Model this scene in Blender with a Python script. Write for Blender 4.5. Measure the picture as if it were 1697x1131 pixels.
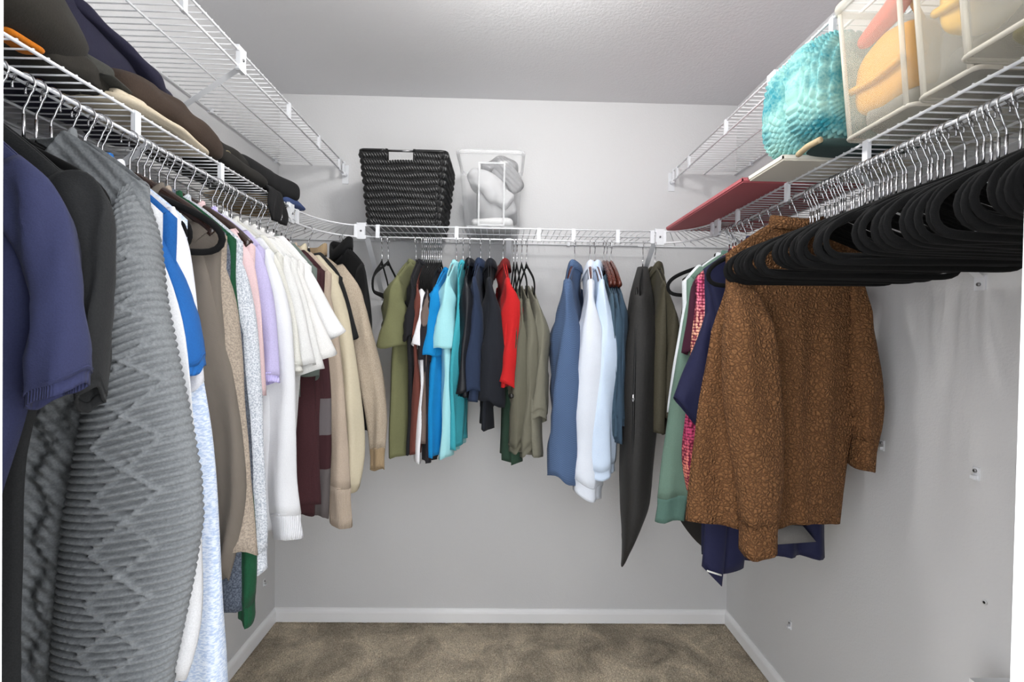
import bpy, math, random
import numpy as np
from mathutils import Matrix, Vector

for o in list(bpy.data.objects):
    bpy.data.objects.remove(o, do_unlink=True)
SC = bpy.context.scene
COL = SC.collection

# ------------------------------------------------------------------ camera
IW, IH, FPX = 1697.0, 1131.0, 800.0
YAW, PIT, ROL, ZC = 0.0202, -0.0128, 0.0164, 1.349


def cam_axes():
    f = np.array([math.sin(YAW) * math.cos(PIT), math.cos(YAW) * math.cos(PIT), math.sin(PIT)])
    r = np.array([math.cos(YAW), -math.sin(YAW), 0.0])
    u = np.cross(r, f)
    c, s = math.cos(ROL), math.sin(ROL)
    return c * r + s * u, -s * r + c * u, f


CR, CU, CF = cam_axes()
CAMPOS = np.array([0.0, 0.0, ZC])
cam_data = bpy.data.cameras.new('camera')
cam = bpy.data.objects.new('camera', cam_data)
COL.objects.link(cam)
cam_data.sensor_width = 36.0
cam_data.lens = FPX / IW * 36.0
cam_data.clip_start = 0.02
cam.matrix_world = Matrix(((CR[0], CU[0], -CF[0], 0), (CR[1], CU[1], -CF[1], 0), (CR[2], CU[2], -CF[2], ZC), (0, 0, 0, 1)))
SC.camera = cam


def ray(px, py):
    return CF + CR * (px - IW / 2) / FPX - CU * (py - IH / 2) / FPX


def at_y(px, py, y):
    d = ray(px, py)
    return CAMPOS + d * (y / d[1])


def at_z(px, py, z):
    d = ray(px, py)
    return CAMPOS + d * ((z - ZC) / d[2])


def at_x(px, py, x):
    d = ray(px, py)
    return CAMPOS + d * (x / d[0])


# ------------------------------------------------------------------ world, lights, exposure
world = bpy.data.worlds.new('world')
SC.world = world
world.use_nodes = True
bg = world.node_tree.nodes['Background']
bg.inputs[0].default_value = (0.95, 0.97, 1.0, 1)
bg.inputs[1].default_value = 4.2

SC.view_settings.view_transform = 'Standard'
SC.view_settings.look = 'None'
SC.view_settings.exposure = 0.1
SC.view_settings.gamma = 1.0
SC.view_settings.use_curve_mapping = False

LIGHT_POS = (0.06, 1.12, 2.31)
ld = bpy.data.lights.new('ceiling_bulb', 'POINT')
ld.energy = 25.0
ld.shadow_soft_size = 0.07
ld.color = (1.0, 0.985, 0.96)
lo = bpy.data.objects.new('ceiling_bulb', ld)
COL.objects.link(lo)
lo.location = LIGHT_POS

# ------------------------------------------------------------------ room numbers (metres)
XL, XR, YB, YF, HC = -1.04, 1.0835, 2.253, 0.36, 2.44
ZD, ZR, ZU, SD = 1.7766, 1.7317, 2.118, 0.305        # deck, rod, upper deck, shelf depth
XLR, XRR, YBR = XL + SD, XR - SD, YB - SD              # rod lines


# ------------------------------------------------------------------ materials
def lin(c):
    c = c / 255.0
    return c / 12.92 if c <= 0.04045 else ((c + 0.055) / 1.055) ** 2.4


def rgb(c):
    return (lin(c[0]), lin(c[1]), lin(c[2]), 1.0)


MATS = {}


class NT:
    def __init__(s, name):
        s.m = bpy.data.materials.new(name)
        s.m.use_nodes = True
        s.t = s.m.node_tree
        s.b = s.t.nodes['Principled BSDF']

    def n(s, typ, **kw):
        nd = s.t.nodes.new(typ)
        for k, v in kw.items():
            if k in nd.inputs:
                nd.inputs[k].default_value = v
            else:
                setattr(nd, k, v)
        return nd

    def l(s, a, b):
        s.t.links.new(a, b)


def plain(name, c, rough=0.5, metal=0.0, spec=0.5, bump=0.0, bscale=200.0, coat=0.0):
    if name in MATS:
        return MATS[name]
    k = NT(name)
    k.b.inputs['Base Color'].default_value = rgb(c)
    k.b.inputs['Roughness'].default_value = rough
    k.b.inputs['Metallic'].default_value = metal
    k.b.inputs['Specular IOR Level'].default_value = spec
    k.b.inputs['Coat Weight'].default_value = coat
    tc = k.n('ShaderNodeTexCoord')
    nz = k.n('ShaderNodeTexNoise', Scale=bscale, Detail=3.0)
    k.l(tc.outputs['Object'], nz.inputs['Vector'])
    if bump > 0:
        bp = k.n('ShaderNodeBump', Strength=bump, Distance=0.002)
        k.l(nz.outputs['Fac'], bp.inputs['Height'])
        k.l(bp.outputs['Normal'], k.b.inputs['Normal'])
    mr = k.n('ShaderNodeMapRange')
    mr.inputs['To Min'].default_value = max(0.02, rough - 0.05)
    mr.inputs['To Max'].default_value = min(1, rough + 0.05)
    k.l(nz.outputs['Fac'], mr.inputs['Value'])
    k.l(mr.outputs['Result'], k.b.inputs['Roughness'])
    MATS[name] = k.m
    return k.m


def fabric(name, c, c2=None, kind='jersey', scale=420.0, mixw=0.35, bump=0.35, rough=0.9, sheen=0.03):
    """procedural cloth; c2 = speckle yarn colour"""
    if name in MATS:
        return MATS[name]
    k = NT(name)
    k.b.inputs['Roughness'].default_value = rough
    k.b.inputs['Specular IOR Level'].default_value = 0.25
    k.b.inputs['Sheen Weight'].default_value = sheen
    k.b.inputs['Sheen Roughness'].default_value = 0.5
    tc = k.n('ShaderNodeTexCoord')
    mp = k.n('ShaderNodeMapping')
    k.l(tc.outputs['Object'], mp.inputs['Vector'])
    V = mp.outputs['Vector']
    big = k.n('ShaderNodeTexNoise', Scale=9.0, Detail=3.0)
    k.l(V, big.inputs['Vector'])
    if c2 is None:
        c2 = tuple(max(0, x * 0.86) for x in c)
        mixw0 = None
    fine = k.n('ShaderNodeTexNoise', Scale=scale, Detail=2.0, Roughness=0.6)
    k.l(V, fine.inputs['Vector'])
    height = fine.outputs['Fac']
    fac = fine.outputs['Fac']
    lo_, hi_ = 0.40, 0.62
    dist = 0.0015
    if kind == 'rib':            # vertical ribs around the tube
        w = k.n('ShaderNodeTexWave', Scale=95.0, Distortion=0.6)
        w.bands_direction = 'X'
        k.l(V, w.inputs['Vector'])
        height = w.outputs['Fac']
        bump = max(bump, 0.6)
    elif kind == 'hrib':
        w = k.n('ShaderNodeTexWave', Scale=70.0, Distortion=1.0)
        w.bands_direction = 'Z'
        k.l(V, w.inputs['Vector'])
        height = w.outputs['Fac']
        bump = max(bump, 0.5)
    elif kind == 'chunky':
        w = k.n('ShaderNodeTexWave', Scale=26.0, Distortion=1.5)
        w.bands_direction = 'DIAGONAL'
        w.inputs['Detail Scale'].default_value = 3.0
        k.l(V, w.inputs['Vector'])
        height = w.outputs['Fac']
        dist = 0.005
        bump = 0.6
    elif kind == 'twill':
        w = k.n('ShaderNodeTexWave', Scale=190.0, Distortion=0.8)
        w.bands_direction = 'DIAGONAL'
        k.l(V, w.inputs['Vector'])
        height = w.outputs['Fac']
        fac = w.outputs['Fac']
        lo_, hi_ = 0.2, 0.9
    elif kind == 'check':
        w = k.n('ShaderNodeTexChecker', Scale=260.0)
        k.l(V, w.inputs['Vector'])
        fac = w.outputs['Fac']
        lo_, hi_ = 0.0, 1.0
    elif kind == 'marl':         # streaky horizontal marl
        mp.inputs['Scale'].default_value = (0.4, 0.4, 1.0)
        lo_, hi_ = 0.42, 0.6
    elif kind == 'sherpa':
        ds = k.n('ShaderNodeTexNoise', Scale=55.0, Detail=2.0)
        k.l(V, ds.inputs['Vector'])
        mx = k.n('ShaderNodeMix')
        mx.data_type = 'VECTOR'
        mx.inputs['Factor'].default_value = 0.017
        k.l(V, mx.inputs['A'])
        k.l(ds.outputs['Color'], mx.inputs['B'])
        vo = k.n('ShaderNodeTexVoronoi', Scale=105.0)
        vo.feature = 'DISTANCE_TO_EDGE'
        k.l(mx.outputs['Result'], vo.inputs['Vector'])
        mr = k.n('ShaderNodeMapRange')
        mr.inputs['From Max'].default_value = 0.5
        k.l(vo.outputs['Distance'], mr.inputs['Value'])
        ad = k.n('ShaderNodeMath', operation='ADD')
        ml = k.n('ShaderNodeMath', operation='MULTIPLY')
        ml.inputs[1].default_value = 0.5
        k.l(fine.outputs['Fac'], ml.inputs[0])
        k.l(mr.outputs['Result'], ad.inputs[0])
        k.l(ml.outputs[0], ad.inputs[1])
        height = ad.outputs[0]
        fac = mr.outputs['Result']
        lo_, hi_ = 0.28, 0.0
        dist = 0.006
        bump = 1.0
    elif kind == 'crochet':
        vo = k.n('ShaderNodeTexVoronoi', Scale=85.0, Randomness=0.25)
        k.l(V, vo.inputs['Vector'])
        height = vo.outputs['Distance']
        fac = vo.outputs['Distance']
        lo_, hi_ = 0.55, 0.35
        dist = 0.006
        bump = 1.0
    mr2 = k.n('ShaderNodeMapRange')
    mr2.inputs['From Min'].default_value = min(lo_, hi_)
    mr2.inputs['From Max'].default_value = max(lo_, hi_)
    if lo_ > hi_:
        mr2.inputs['To Min'].default_value = 1.0
        mr2.inputs['To Max'].default_value = 0.0
    k.l(fac, mr2.inputs['Value'])
    mulw = k.n('ShaderNodeMath', operation='MULTIPLY')
    mulw.inputs[1].default_value = mixw
    k.l(mr2.outputs['Result'], mulw.inputs[0])
    mix = k.n('ShaderNodeMix')
    mix.data_type = 'RGBA'
    mix.inputs['A'].default_value = rgb(c)
    mix.inputs['B'].default_value = rgb(c2)
    k.l(mulw.outputs[0], mix.inputs['Factor'])
    hs = k.n('ShaderNodeHueSaturation')
    mr3 = k.n('ShaderNodeMapRange')
    mr3.inputs['To Min'].default_value = 0.9
    mr3.inputs['To Max'].default_value = 1.1
    k.l(big.outputs['Fac'], mr3.inputs['Value'])
    k.l(mr3.outputs['Result'], hs.inputs['Value'])
    k.l(mix.outputs['Result'], hs.inputs['Color'])
    k.l(hs.outputs['Color'], k.b.inputs['Base Color'])
    bp = k.n('ShaderNodeBump', Strength=bump, Distance=dist)
    k.l(height, bp.inputs['Height'])
    k.l(bp.outputs['Normal'], k.b.inputs['Normal'])
    MATS[name] = k.m
    return k.m


def ramp_z(name, stops, kind_scale=400.0, bump=0.35, constant=False, crochet=False):
    """cloth whose yarn colour changes along its own height (local z): stops = [(z, rgb)]"""
    k = NT(name)
    k.b.inputs['Roughness'].default_value = 0.9
    k.b.inputs['Specular IOR Level'].default_value = 0.25
    tc = k.n('ShaderNodeTexCoord')
    sx = k.n('ShaderNodeSeparateXYZ')
    k.l(tc.outputs['Object'], sx.inputs[0])
    z0, z1 = stops[0][0], stops[-1][0]
    mr = k.n('ShaderNodeMapRange')
    mr.inputs['From Min'].default_value = z0
    mr.inputs['From Max'].default_value = z1
    k.l(sx.outputs['Z'], mr.inputs['Value'])
    cr = k.n('ShaderNodeValToRGB')
    if constant:
        cr.color_ramp.interpolation = 'CONSTANT'
    els = cr.color_ramp.elements
    while len(els) < len(stops):
        els.new(0.5)
    for e, (z, c) in zip(els, stops):
        e.position = (z - z0) / (z1 - z0)
        e.color = rgb(c)
    k.l(mr.outputs['Result'], cr.inputs['Fac'])
    out = cr.outputs['Color']
    if crochet:
        vo = k.n('ShaderNodeTexVoronoi', Scale=105.0, Randomness=0.35)
        k.l(tc.outputs['Object'], vo.inputs['Vector'])
        m2 = k.n('ShaderNodeMapRange')
        m2.inputs['From Min'].default_value = 0.38
        m2.inputs['From Max'].default_value = 0.62
        k.l(vo.outputs['Distance'], m2.inputs['Value'])
        mx = k.n('ShaderNodeMix')
        mx.data_type = 'RGBA'
        mx.inputs['B'].default_value = rgb((120, 30, 60))
        k.l(m2.outputs['Result'], mx.inputs['Factor'])
        k.l(out, mx.inputs['A'])
        out = mx.outputs['Result']
        h = vo.outputs['Distance']
        dist = -0.006
    else:
        nz = k.n('ShaderNodeTexNoise', Scale=kind_scale, Detail=2.0)
        k.l(tc.outputs['Object'], nz.inputs['Vector'])
        h = nz.outputs['Fac']
        dist = 0.0015
    k.l(out, k.b.inputs['Base Color'])
    bp = k.n('ShaderNodeBump', Strength=bump, Distance=abs(dist))
    bp.invert = dist < 0
    k.l(h, bp.inputs['Height'])
    k.l(bp.outputs['Normal'], k.b.inputs['Normal'])
    MATS[name] = k.m
    return k.m


def wall_mat(name, c, rough=0.85, s1=160.0, strength=0.25):
    k = NT(name)
    k.b.inputs['Base Color'].default_value = rgb(c)
    k.b.inputs['Roughness'].default_value = rough
    k.b.inputs['Specular IOR Level'].default_value = 0.3
    tc = k.n('ShaderNodeTexCoord')
    nz = k.n('ShaderNodeTexNoise', Scale=s1, Detail=4.0, Roughness=0.55)
    k.l(tc.outputs['Object'], nz.inputs['Vector'])
    bp = k.n('ShaderNodeBump', Strength=strength, Distance=0.003)
    k.l(nz.outputs['Fac'], bp.inputs['Height'])
    k.l(bp.outputs['Normal'], k.b.inputs['Normal'])
    return k.m


def carpet_mat():
    k = NT('carpet')
    k.b.inputs['Roughness'].default_value = 1.0
    k.b.inputs['Specular IOR Level'].default_value = 0.05
    tc = k.n('ShaderNodeTexCoord')
    n1 = k.n('ShaderNodeTexNoise', Scale=230.0, Detail=3.0, Roughness=0.7)
    n2 = k.n('ShaderNodeTexNoise', Scale=6.5, Detail=4.0, Roughness=0.6, Distortion=0.6)
    k.l(tc.outputs['Object'], n1.inputs['Vector'])
    k.l(tc.outputs['Object'], n2.inputs['Vector'])
    cr = k.n('ShaderNodeValToRGB')
    cr.color_ramp.elements[0].position = 0.3
    cr.color_ramp.elements[0].color = rgb((160, 146, 128))
    cr.color_ramp.elements[1].position = 0.72
    cr.color_ramp.elements[1].color = rgb((255, 246, 230))
    k.l(n1.outputs['Fac'], cr.inputs['Fac'])
    cr2 = k.n('ShaderNodeValToRGB')
    cr2.color_ramp.elements[0].position = 0.36
    cr2.color_ramp.elements[0].color = (0.62, 0.60, 0.56, 1)
    cr2.color_ramp.elements[1].position = 0.64
    cr2.color_ramp.elements[1].color = (1.12, 1.08, 1.0, 1)
    k.l(n2.outputs['Fac'], cr2.inputs['Fac'])
    mx = k.n('ShaderNodeMix')
    mx.data_type = 'RGBA'
    mx.blend_type = 'MULTIPLY'
    mx.inputs['Factor'].default_value = 1.0
    k.l(cr.outputs['Color'], mx.inputs['A'])
    k.l(cr2.outputs['Color'], mx.inputs['B'])
    k.l(mx.outputs['Result'], k.b.inputs['Base Color'])
    bp = k.n('ShaderNodeBump', Strength=1.0, Distance=0.008)
    k.l(n1.outputs['Fac'], bp.inputs['Height'])
    k.l(bp.outputs['Normal'], k.b.inputs['Normal'])
    return k.m


def plastic_clear(name, c, alpha, rough=0.15):
    k = NT(name)
    k.b.inputs['Base Color'].default_value = rgb(c)
    k.b.inputs['Roughness'].default_value = rough
    tr = k.n('ShaderNodeBsdfTransparent')
    mx = k.n('ShaderNodeMixShader')
    fr = k.n('ShaderNodeLayerWeight', Blend=0.25)
    mr = k.n('ShaderNodeMapRange')
    mr.inputs['To Min'].default_value = alpha
    mr.inputs['To Max'].default_value = min(1.0, alpha + 0.30)
    k.l(fr.outputs['Facing'], mr.inputs['Value'])
    k.l(mr.outputs['Result'], mx.inputs['Fac'])
    k.l(tr.outputs[0], mx.inputs[1])
    k.l(k.b.outputs[0], mx.inputs[2])
    k.l(mx.outputs[0], k.t.nodes['Material Output'].inputs['Surface'])
    return k.m


M_WALL = wall_mat('wall_paint', (218, 218, 219))
M_CEIL = wall_mat('ceiling_paint', (218, 218, 220), s1=110.0, strength=0.5)
M_TRIM = plain('white_trim_paint', (250, 250, 251), 0.45)
M_CARPET = carpet_mat()
M_WIRE = plain('white_vinyl_wire', (236, 237, 240), 0.35)
M_CLIP = plain('white_plastic_clip', (232, 234, 238), 0.45)
M_SCREW = plain('steel_screw', (150, 150, 152), 0.35, metal=1.0)
M_CHROME = plain('chrome_hook', (205, 205, 208), 0.16, metal=1.0)
M_VELVET = fabric('black_velvet', (6, 6, 7), (22, 22, 22), scale=600, mixw=0.25, sheen=0.02, bump=0.2)
M_WOOD = plain('dark_red_wood', (84, 36, 24), 0.28, coat=0.4)
M_DWOOD = plain('dark_brown_wood', (46, 28, 22), 0.25, coat=0.5)

# ------------------------------------------------------------------ mesh helpers


def tag(o, label, cat, group=None, kind=None):
    if label:
        o['label'] = label
    if cat:
        o['category'] = cat
    if group:
        o['group'] = group
    if kind:
        o['kind'] = kind
    return o


def new_mesh(name, V, F, mat, smooth=True):
    me = bpy.data.meshes.new(name)
    me.from_pydata([tuple(map(float, v)) for v in V], [], [tuple(int(i) for i in f) for f in F])
    me.update()
    if mat is not None:
        me.materials.append(mat)
    if smooth:
        me.polygons.foreach_set('use_smooth', [True] * len(me.polygons))
    return me


def link(name, data, parent=None, loc=None, rot=None):
    o = bpy.data.objects.new(name, data)
    COL.objects.link(o)
    if parent is not None:
        o.parent = parent
    if loc is not None:
        o.location = loc
    if rot is not None:
        o.rotation_euler = rot
    return o


def mobj(name, V, F, mat, parent=None, smooth=True, loc=None):
    return link(name, new_mesh(name, V, F, mat, smooth), parent, loc)


def empty(name, loc=(0, 0, 0), rotz=0.0):
    o = link(name, None, None, loc, (0, 0, rotz))
    o.empty_display_size = 0.05
    return o


def solid(o, t):
    m = o.modifiers.new('thickness', 'SOLIDIFY')
    m.thickness = t
    m.offset = 0.0
    return o


def grid_faces(nr, nc, wrap=True, off=0):
    F = []
    for r in range(nr - 1):
        for c in range(nc if wrap else nc - 1):
            a = off + r * nc + c
            b = off + r * nc + (c + 1) % nc
            F.append((a, b, b + nc, a + nc))
    return F


BOXF = [(0, 3, 2, 1), (4, 5, 6, 7), (0, 1, 5, 4), (1, 2, 6, 5), (2, 3, 7, 6), (3, 0, 4, 7)]


def boxv(x0, x1, y0, y1, z0, z1):
    return [(x0, y0, z0), (x1, y0, z0), (x1, y1, z0), (x0, y1, z0), (x0, y0, z1), (x1, y0, z1), (x1, y1, z1), (x0, y1, z1)]


class MB:
    def __init__(s):
        s.V = []
        s.F = []

    def add(s, V, F):
        o = len(s.V)
        s.V += [tuple(v) for v in V]
        s.F += [tuple(i + o for i in f) for f in F]
        return s

    def box(s, *a):
        return s.add(boxv(*a), BOXF)

    def tube(s, P, r, n=8, closed=False, flat=None, caps=True):
        V, F = tube(P, r, n, closed, flat, caps)
        return s.add(V, F)

    def build(s, name, mat, parent=None, smooth=False):
        return mobj(name, s.V, s.F, mat, parent, smooth)


def tube(P, r, n=8, closed=False, flat=None, caps=True):
    """sweep an ellipse along P. flat=(normal vector, r_along_normal): r is the other radius"""
    P = np.array(P, float)
    N = len(P)
    rr = np.full(N, r) if np.isscalar(r) else np.array(r, float)
    if closed:
        T = np.roll(P, -1, 0) - np.roll(P, 1, 0)
    else:
        T = np.gradient(P, axis=0)
    T /= np.linalg.norm(T, axis=1)[:, None] + 1e-12
    V = []
    up = np.array([0, 0, 1.0])
    if flat is not None:
        up = np.array(flat[0], float)
    prev = None
    for i in range(N):
        t = T[i]
        ref = up if abs(t @ up) < 0.95 else (prev if prev is not None else np.array([1.0, 0.0, 0.0]))
        a = np.cross(t, ref)
        a /= np.linalg.norm(a) + 1e-12
        b = np.cross(a, t)
        prev = b
        rb = flat[1] if flat is not None else rr[i]
        for k in range(n):
            th = 2 * math.pi * k / n
            V.append(P[i] + a * math.cos(th) * rr[i] + b * math.sin(th) * rb)
    F = grid_faces(N, n, True)
    if closed:
        for c in range(n):
            a0 = (N - 1) * n + c
            b0 = (N - 1) * n + (c + 1) % n
            F.append((a0, b0, (c + 1) % n, c))
    elif caps:
        F.append(tuple(range(n))[::-1])
        F.append(tuple((N - 1) * n + c for c in range(n)))
    return V, F


def sm(x):
    x = np.clip(x, 0, 1)
    return x * x * (3 - 2 * x)


class Noise2:
    def __init__(s, seed, n=7):
        r = np.random.RandomState(seed)
        s.k = r.randn(n, 3)
        s.p = r.rand(n) * 6.28

    def __call__(s, x, y, z=0.0):
        o = 0
        for k, p in zip(s.k, s.p):
            o = o + np.sin(k[0] * x + k[1] * y + k[2] * z + p)
        return o / len(s.p) ** 0.5 * 0.7


def resample(P, n, smooth=2):
    P = np.array(P, float)
    d = np.r_[0, np.cumsum(np.linalg.norm(np.diff(P, axis=0), axis=1))]
    t = np.linspace(0, d[-1], n)
    Q = np.stack([np.interp(t, d, P[:, i]) for i in range(P.shape[1])], 1)
    for _ in range(smooth):
        R = Q.copy()
        R[1:-1] = (Q[:-2] + 2 * Q[1:-1] + Q[2:]) / 4
        Q = R
    return Q


# ------------------------------------------------------------------ the setting
def struct(name, V, F, mat, parent=None, smooth=False):
    o = mobj(name, V, F, mat, parent, smooth)
    if parent is None:
        o['kind'] = 'structure'
    return o


T_ = 0.1
struct('wall_back', boxv(XL - T_, XR + T_, YB, YB + T_, -0.05, HC + .1), BOXF, M_WALL)
struct('wall_left', boxv(XL - T_, XL, YF - .12, YB, -0.05, HC + .1), BOXF, M_WALL)
struct('wall_right', boxv(XR, XR + T_, YF - .12, YB, -0.05, HC + .1), BOXF, M_WALL)
struct('ceiling', boxv(XL, XR, YF - .12, YB, HC, HC + .1), BOXF, M_CEIL)
DX0, DX1, DZ = -0.369, 0.399, 2.04
mb = MB()
mb.box(XL, DX0 - .02, YF - .12, YF, 0, HC).box(DX1 + .02, XR, YF - .12, YF, 0, HC).box(DX0 - .02, DX1 + .02, YF - .12, YF, DZ + .02, HC)
struct('wall_front', mb.V, mb.F, M_WALL)
struct('trim_1', boxv(DX0 - .02, DX0, YF - .13, YF + .004, 0, DZ + .02), BOXF, M_TRIM)
struct('trim_2', boxv(DX1, DX1 + .02, YF - .13, YF + .004, 0, DZ + .02), BOXF, M_TRIM)
struct('trim_3', boxv(DX0, DX1, YF - .13, YF + .004, DZ, DZ + .02), BOXF, M_TRIM)
# floor: coarse near the door, real pile relief where the photograph shows it
nx, ny = 420, 120
xs = np.linspace(XL, XR, nx)
ys = np.linspace(1.6, YB, ny)
gx, gy = np.meshgrid(xs, ys)
rs = np.random.RandomState(5)
gz = rs.rand(ny, nx) * 0.007 + 0.002 * Noise2(3)(gx * 25, gy * 25)
gz = gz - gz.max()
V = np.stack([gx, gy, gz], -1).reshape(-1, 3).tolist()
F = grid_faces(ny, nx, False)
o_ = len(V)
V += boxv(XL, XR, -0.6, 1.6, -.06, -.004)
F += [tuple(i + o_ for i in f) for f in BOXF]
fl = struct('floor', V, F, M_CARPET, smooth=False)


def baseboard(name, a, b, inward):
    a, b, n = np.array(a), np.array(b), np.array(inward)
    prof = [(0, 0), (0.013, 0), (0.013, 0.043), (0.011, 0.050), (0.006, 0.056), (0.004, 0.061), (0, 0.062)]
    V = []
    for p in (a, b):
        for (d, h) in prof:
            V.append((p[0] + n[0] * d, p[1] + n[1] * d, h))
    k = len(prof)
    F = [(i, (i + 1) % k, k + (i + 1) % k, k + i) for i in range(k)] + [tuple(range(k))[::-1], tuple(range(k, 2 * k))]
    return struct(name, V, F, M_TRIM)


baseboard('baseboard_back', (XL, YB), (XR, YB), (0, -1))
baseboard('baseboard_left', (XL, YF), (XL, YB), (1, 0))
baseboard('baseboard_right', (XR, YF), (XR, YB), (-1, 0))

# ceiling light (above the frame): base plate and the glass dome round the bulb
cl = empty('ceiling_light', (LIGHT_POS[0], LIGHT_POS[1], HC))
tag(cl, 'round white flush-mount ceiling light above the middle of the closet', 'ceiling light')
V, F = tube([(0, 0, 0), (0, 0, -.028)], 0.15, 40)
mobj('base_plate', V, F, M_TRIM, cl)
k = NT('lamp_glass')
tr = k.n('ShaderNodeBsdfTransparent')
mx = k.n('ShaderNodeMixShader')
mx.inputs['Fac'].default_value = 0.25
k.b.inputs['Emission Color'].default_value = (1, .97, .93, 1)
k.b.inputs['Emission Strength'].default_value = 6.0
k.l(tr.outputs[0], mx.inputs[1])
k.l(k.b.outputs[0], mx.inputs[2])
k.l(mx.outputs[0], k.t.nodes['Material Output'].inputs['Surface'])
V = []
for i in range(13):
    a = math.pi / 2 * i / 12
    for j in range(40):
        t = 2 * math.pi * j / 40
        V.append((0.17 * math.cos(a) * math.cos(t) + 1e-4 * math.cos(t), 0.17 * math.cos(a) * math.sin(t) + 1e-4 * math.sin(t), -.028 - 0.15 * math.sin(a)))
mobj('glass_dome', V, grid_faces(13, 40), k.m, cl)

# ------------------------------------------------------------------ wire shelves
R_WIRE, R_DECK = 0.0031, 0.0016


def seg(name, a, b, r, mat, parent, n=8):
    V, F = tube([a, b], r, n)
    return mobj(name, V, F, mat, parent)


def strap_mesh(h):
    # flat tie between the two front wires
    return MB().box(-.0045, .0045, -.0075, .0075, -h - .004, .004)


def clip_mesh(h):
    m = MB().box(-.006, .006, -.015, .015, -h - .010, .010)
    m.box(-.005, .005, -.019, -.015, -.004, .012).box(-.005, .005, .015, .019, -.004, .012)
    m.box(-.005, .005, -.019, -.015, -h - .008, -h + .006).box(-.005, .005, .015, .019, -h - .008, -h + .006)
    return m


def straight_shelf(name, label, axis, wall, front, a, b, zd, zrod, mids, straps, clips, braces, walltips, brace_drop=.235):
    """axis 'y': runs along y from a to b, wall/front are x values; axis 'x': runs along x, wall/front are y values"""
    def P(f, s, z):
        return (f, s, z) if axis == 'y' else (s, f, z)
    root = empty(name, P(wall, a, zd))
    root.location = (0, 0, 0)
    tag(root, label, 'wire shelf', 'white wire closet shelves')
    sg = 1 if front > wall else -1
    wl = wall + sg * 0.008
    seg('front_wire', P(front, a, zd), P(front, b, zd), R_WIRE, M_WIRE, root)
    seg('hanging_wire', P(front, a, zrod), P(front, b, zrod), R_WIRE + .0003, M_WIRE, root)
    seg('back_wire', P(wl, a, zd - .004), P(wl, b, zd - .004), R_WIRE, M_WIRE, root)
    for m in mids:
        q = wall + (front - wall) * m
        seg('support_wire', P(q, a, zd - .0045), P(q, b, zd - .0045), R_WIRE * .9, M_WIRE, root)
    # deck wires share one mesh
    V, F = tube([P(wl, 0, 0), P(front + sg * .003, 0, 0)], R_DECK, 6)
    me = new_mesh('deck_wire', V, F, M_WIRE)
    n = int((b - a) / 0.0254)
    for i in range(n):
        s = a + .012 + i * 0.0254
        link('deck_wire', me, root, P(0, s, zd + R_WIRE * .8))
    h = zd - zrod
    rz = 0 if axis == 'y' else math.pi / 2
    m = strap_mesh(h)
    sme = new_mesh('tie_strap', m.V, m.F, M_CLIP, False)
    for s in straps:
        link('tie_strap', sme, root, P(front, s, zd), (0, 0, rz))
    m = clip_mesh(h)
    cme = new_mesh('joint_clip', m.V, m.F, M_CLIP, False)
    V, F = tube([(0, 0, 0), (.004 * sg, 0, 0)], .0035, 10)
    for s in clips:
        c = link('joint_clip', cme, root, P(front, s, zd), (0, 0, rz))
        q = mobj('screw', MB().tube([(0, 0, -h / 2), (-.0085 if axis == 'x' else .0085 * sg, 0, -h / 2)], .004, 10).V,
                 MB().tube([(0, 0, -h / 2), (.0085, 0, -h / 2)], .004, 10).F, M_SCREW, c)
    for s in braces:
        # diagonal flat steel brace from the front down to the wall, with its screwed foot
        w = .0105
        zt, zb = zrod + .004, zrod - brace_drop
        V = []
        for (f, z) in ((front, zt), (wall + sg * .004, zb)):
            for ds in (-w, w):
                for dz in (-.0016, .0016):
                    V.append(P(f + sg * dz, s + ds, z + dz))
        br = mobj('brace', V, [(0, 1, 3, 2), (4, 6, 7, 5), (0, 2, 6, 4), (1, 5, 7, 3), (0, 4, 5, 1), (2, 3, 7, 6)], M_CLIP, root, False)
        wf = wall + sg * .002
        f0, f1 = sorted((wall, wall + sg * .004))
        bm = MB()
        if axis == 'y':
            bm.box(f0, f1, s - w * 1.2, s + w * 1.2, zb - .030, zb + .004)
        else:
            bm.box(s - w * 1.2, s + w * 1.2, f0, f1, zb - .030, zb + .004)
        bm.build('brace_foot', M_CLIP, br)
        V, F = tube([P(wall + sg * .004, s, zb - .016), P(wall + sg * .008, s, zb - .016)], .0042, 10)
        mobj('screw', V, F, M_SCREW, br)
    for s in walltips:   # small wall clips holding the back wire
        bm = MB()
        if axis == 'y':
            f0, f1 = sorted((wall, wall + sg * .014))
            bm.box(f0, f1, s - .006, s + .006, zd - .010, zd + .008)
        else:
            f0, f1 = sorted((wall, wall + sg * .014))
            bm.box(s - .006, s + .006, f0, f1, zd - .010, zd + .008)
        bm.build('wall_clip', M_CLIP, root)
    return root


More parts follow.
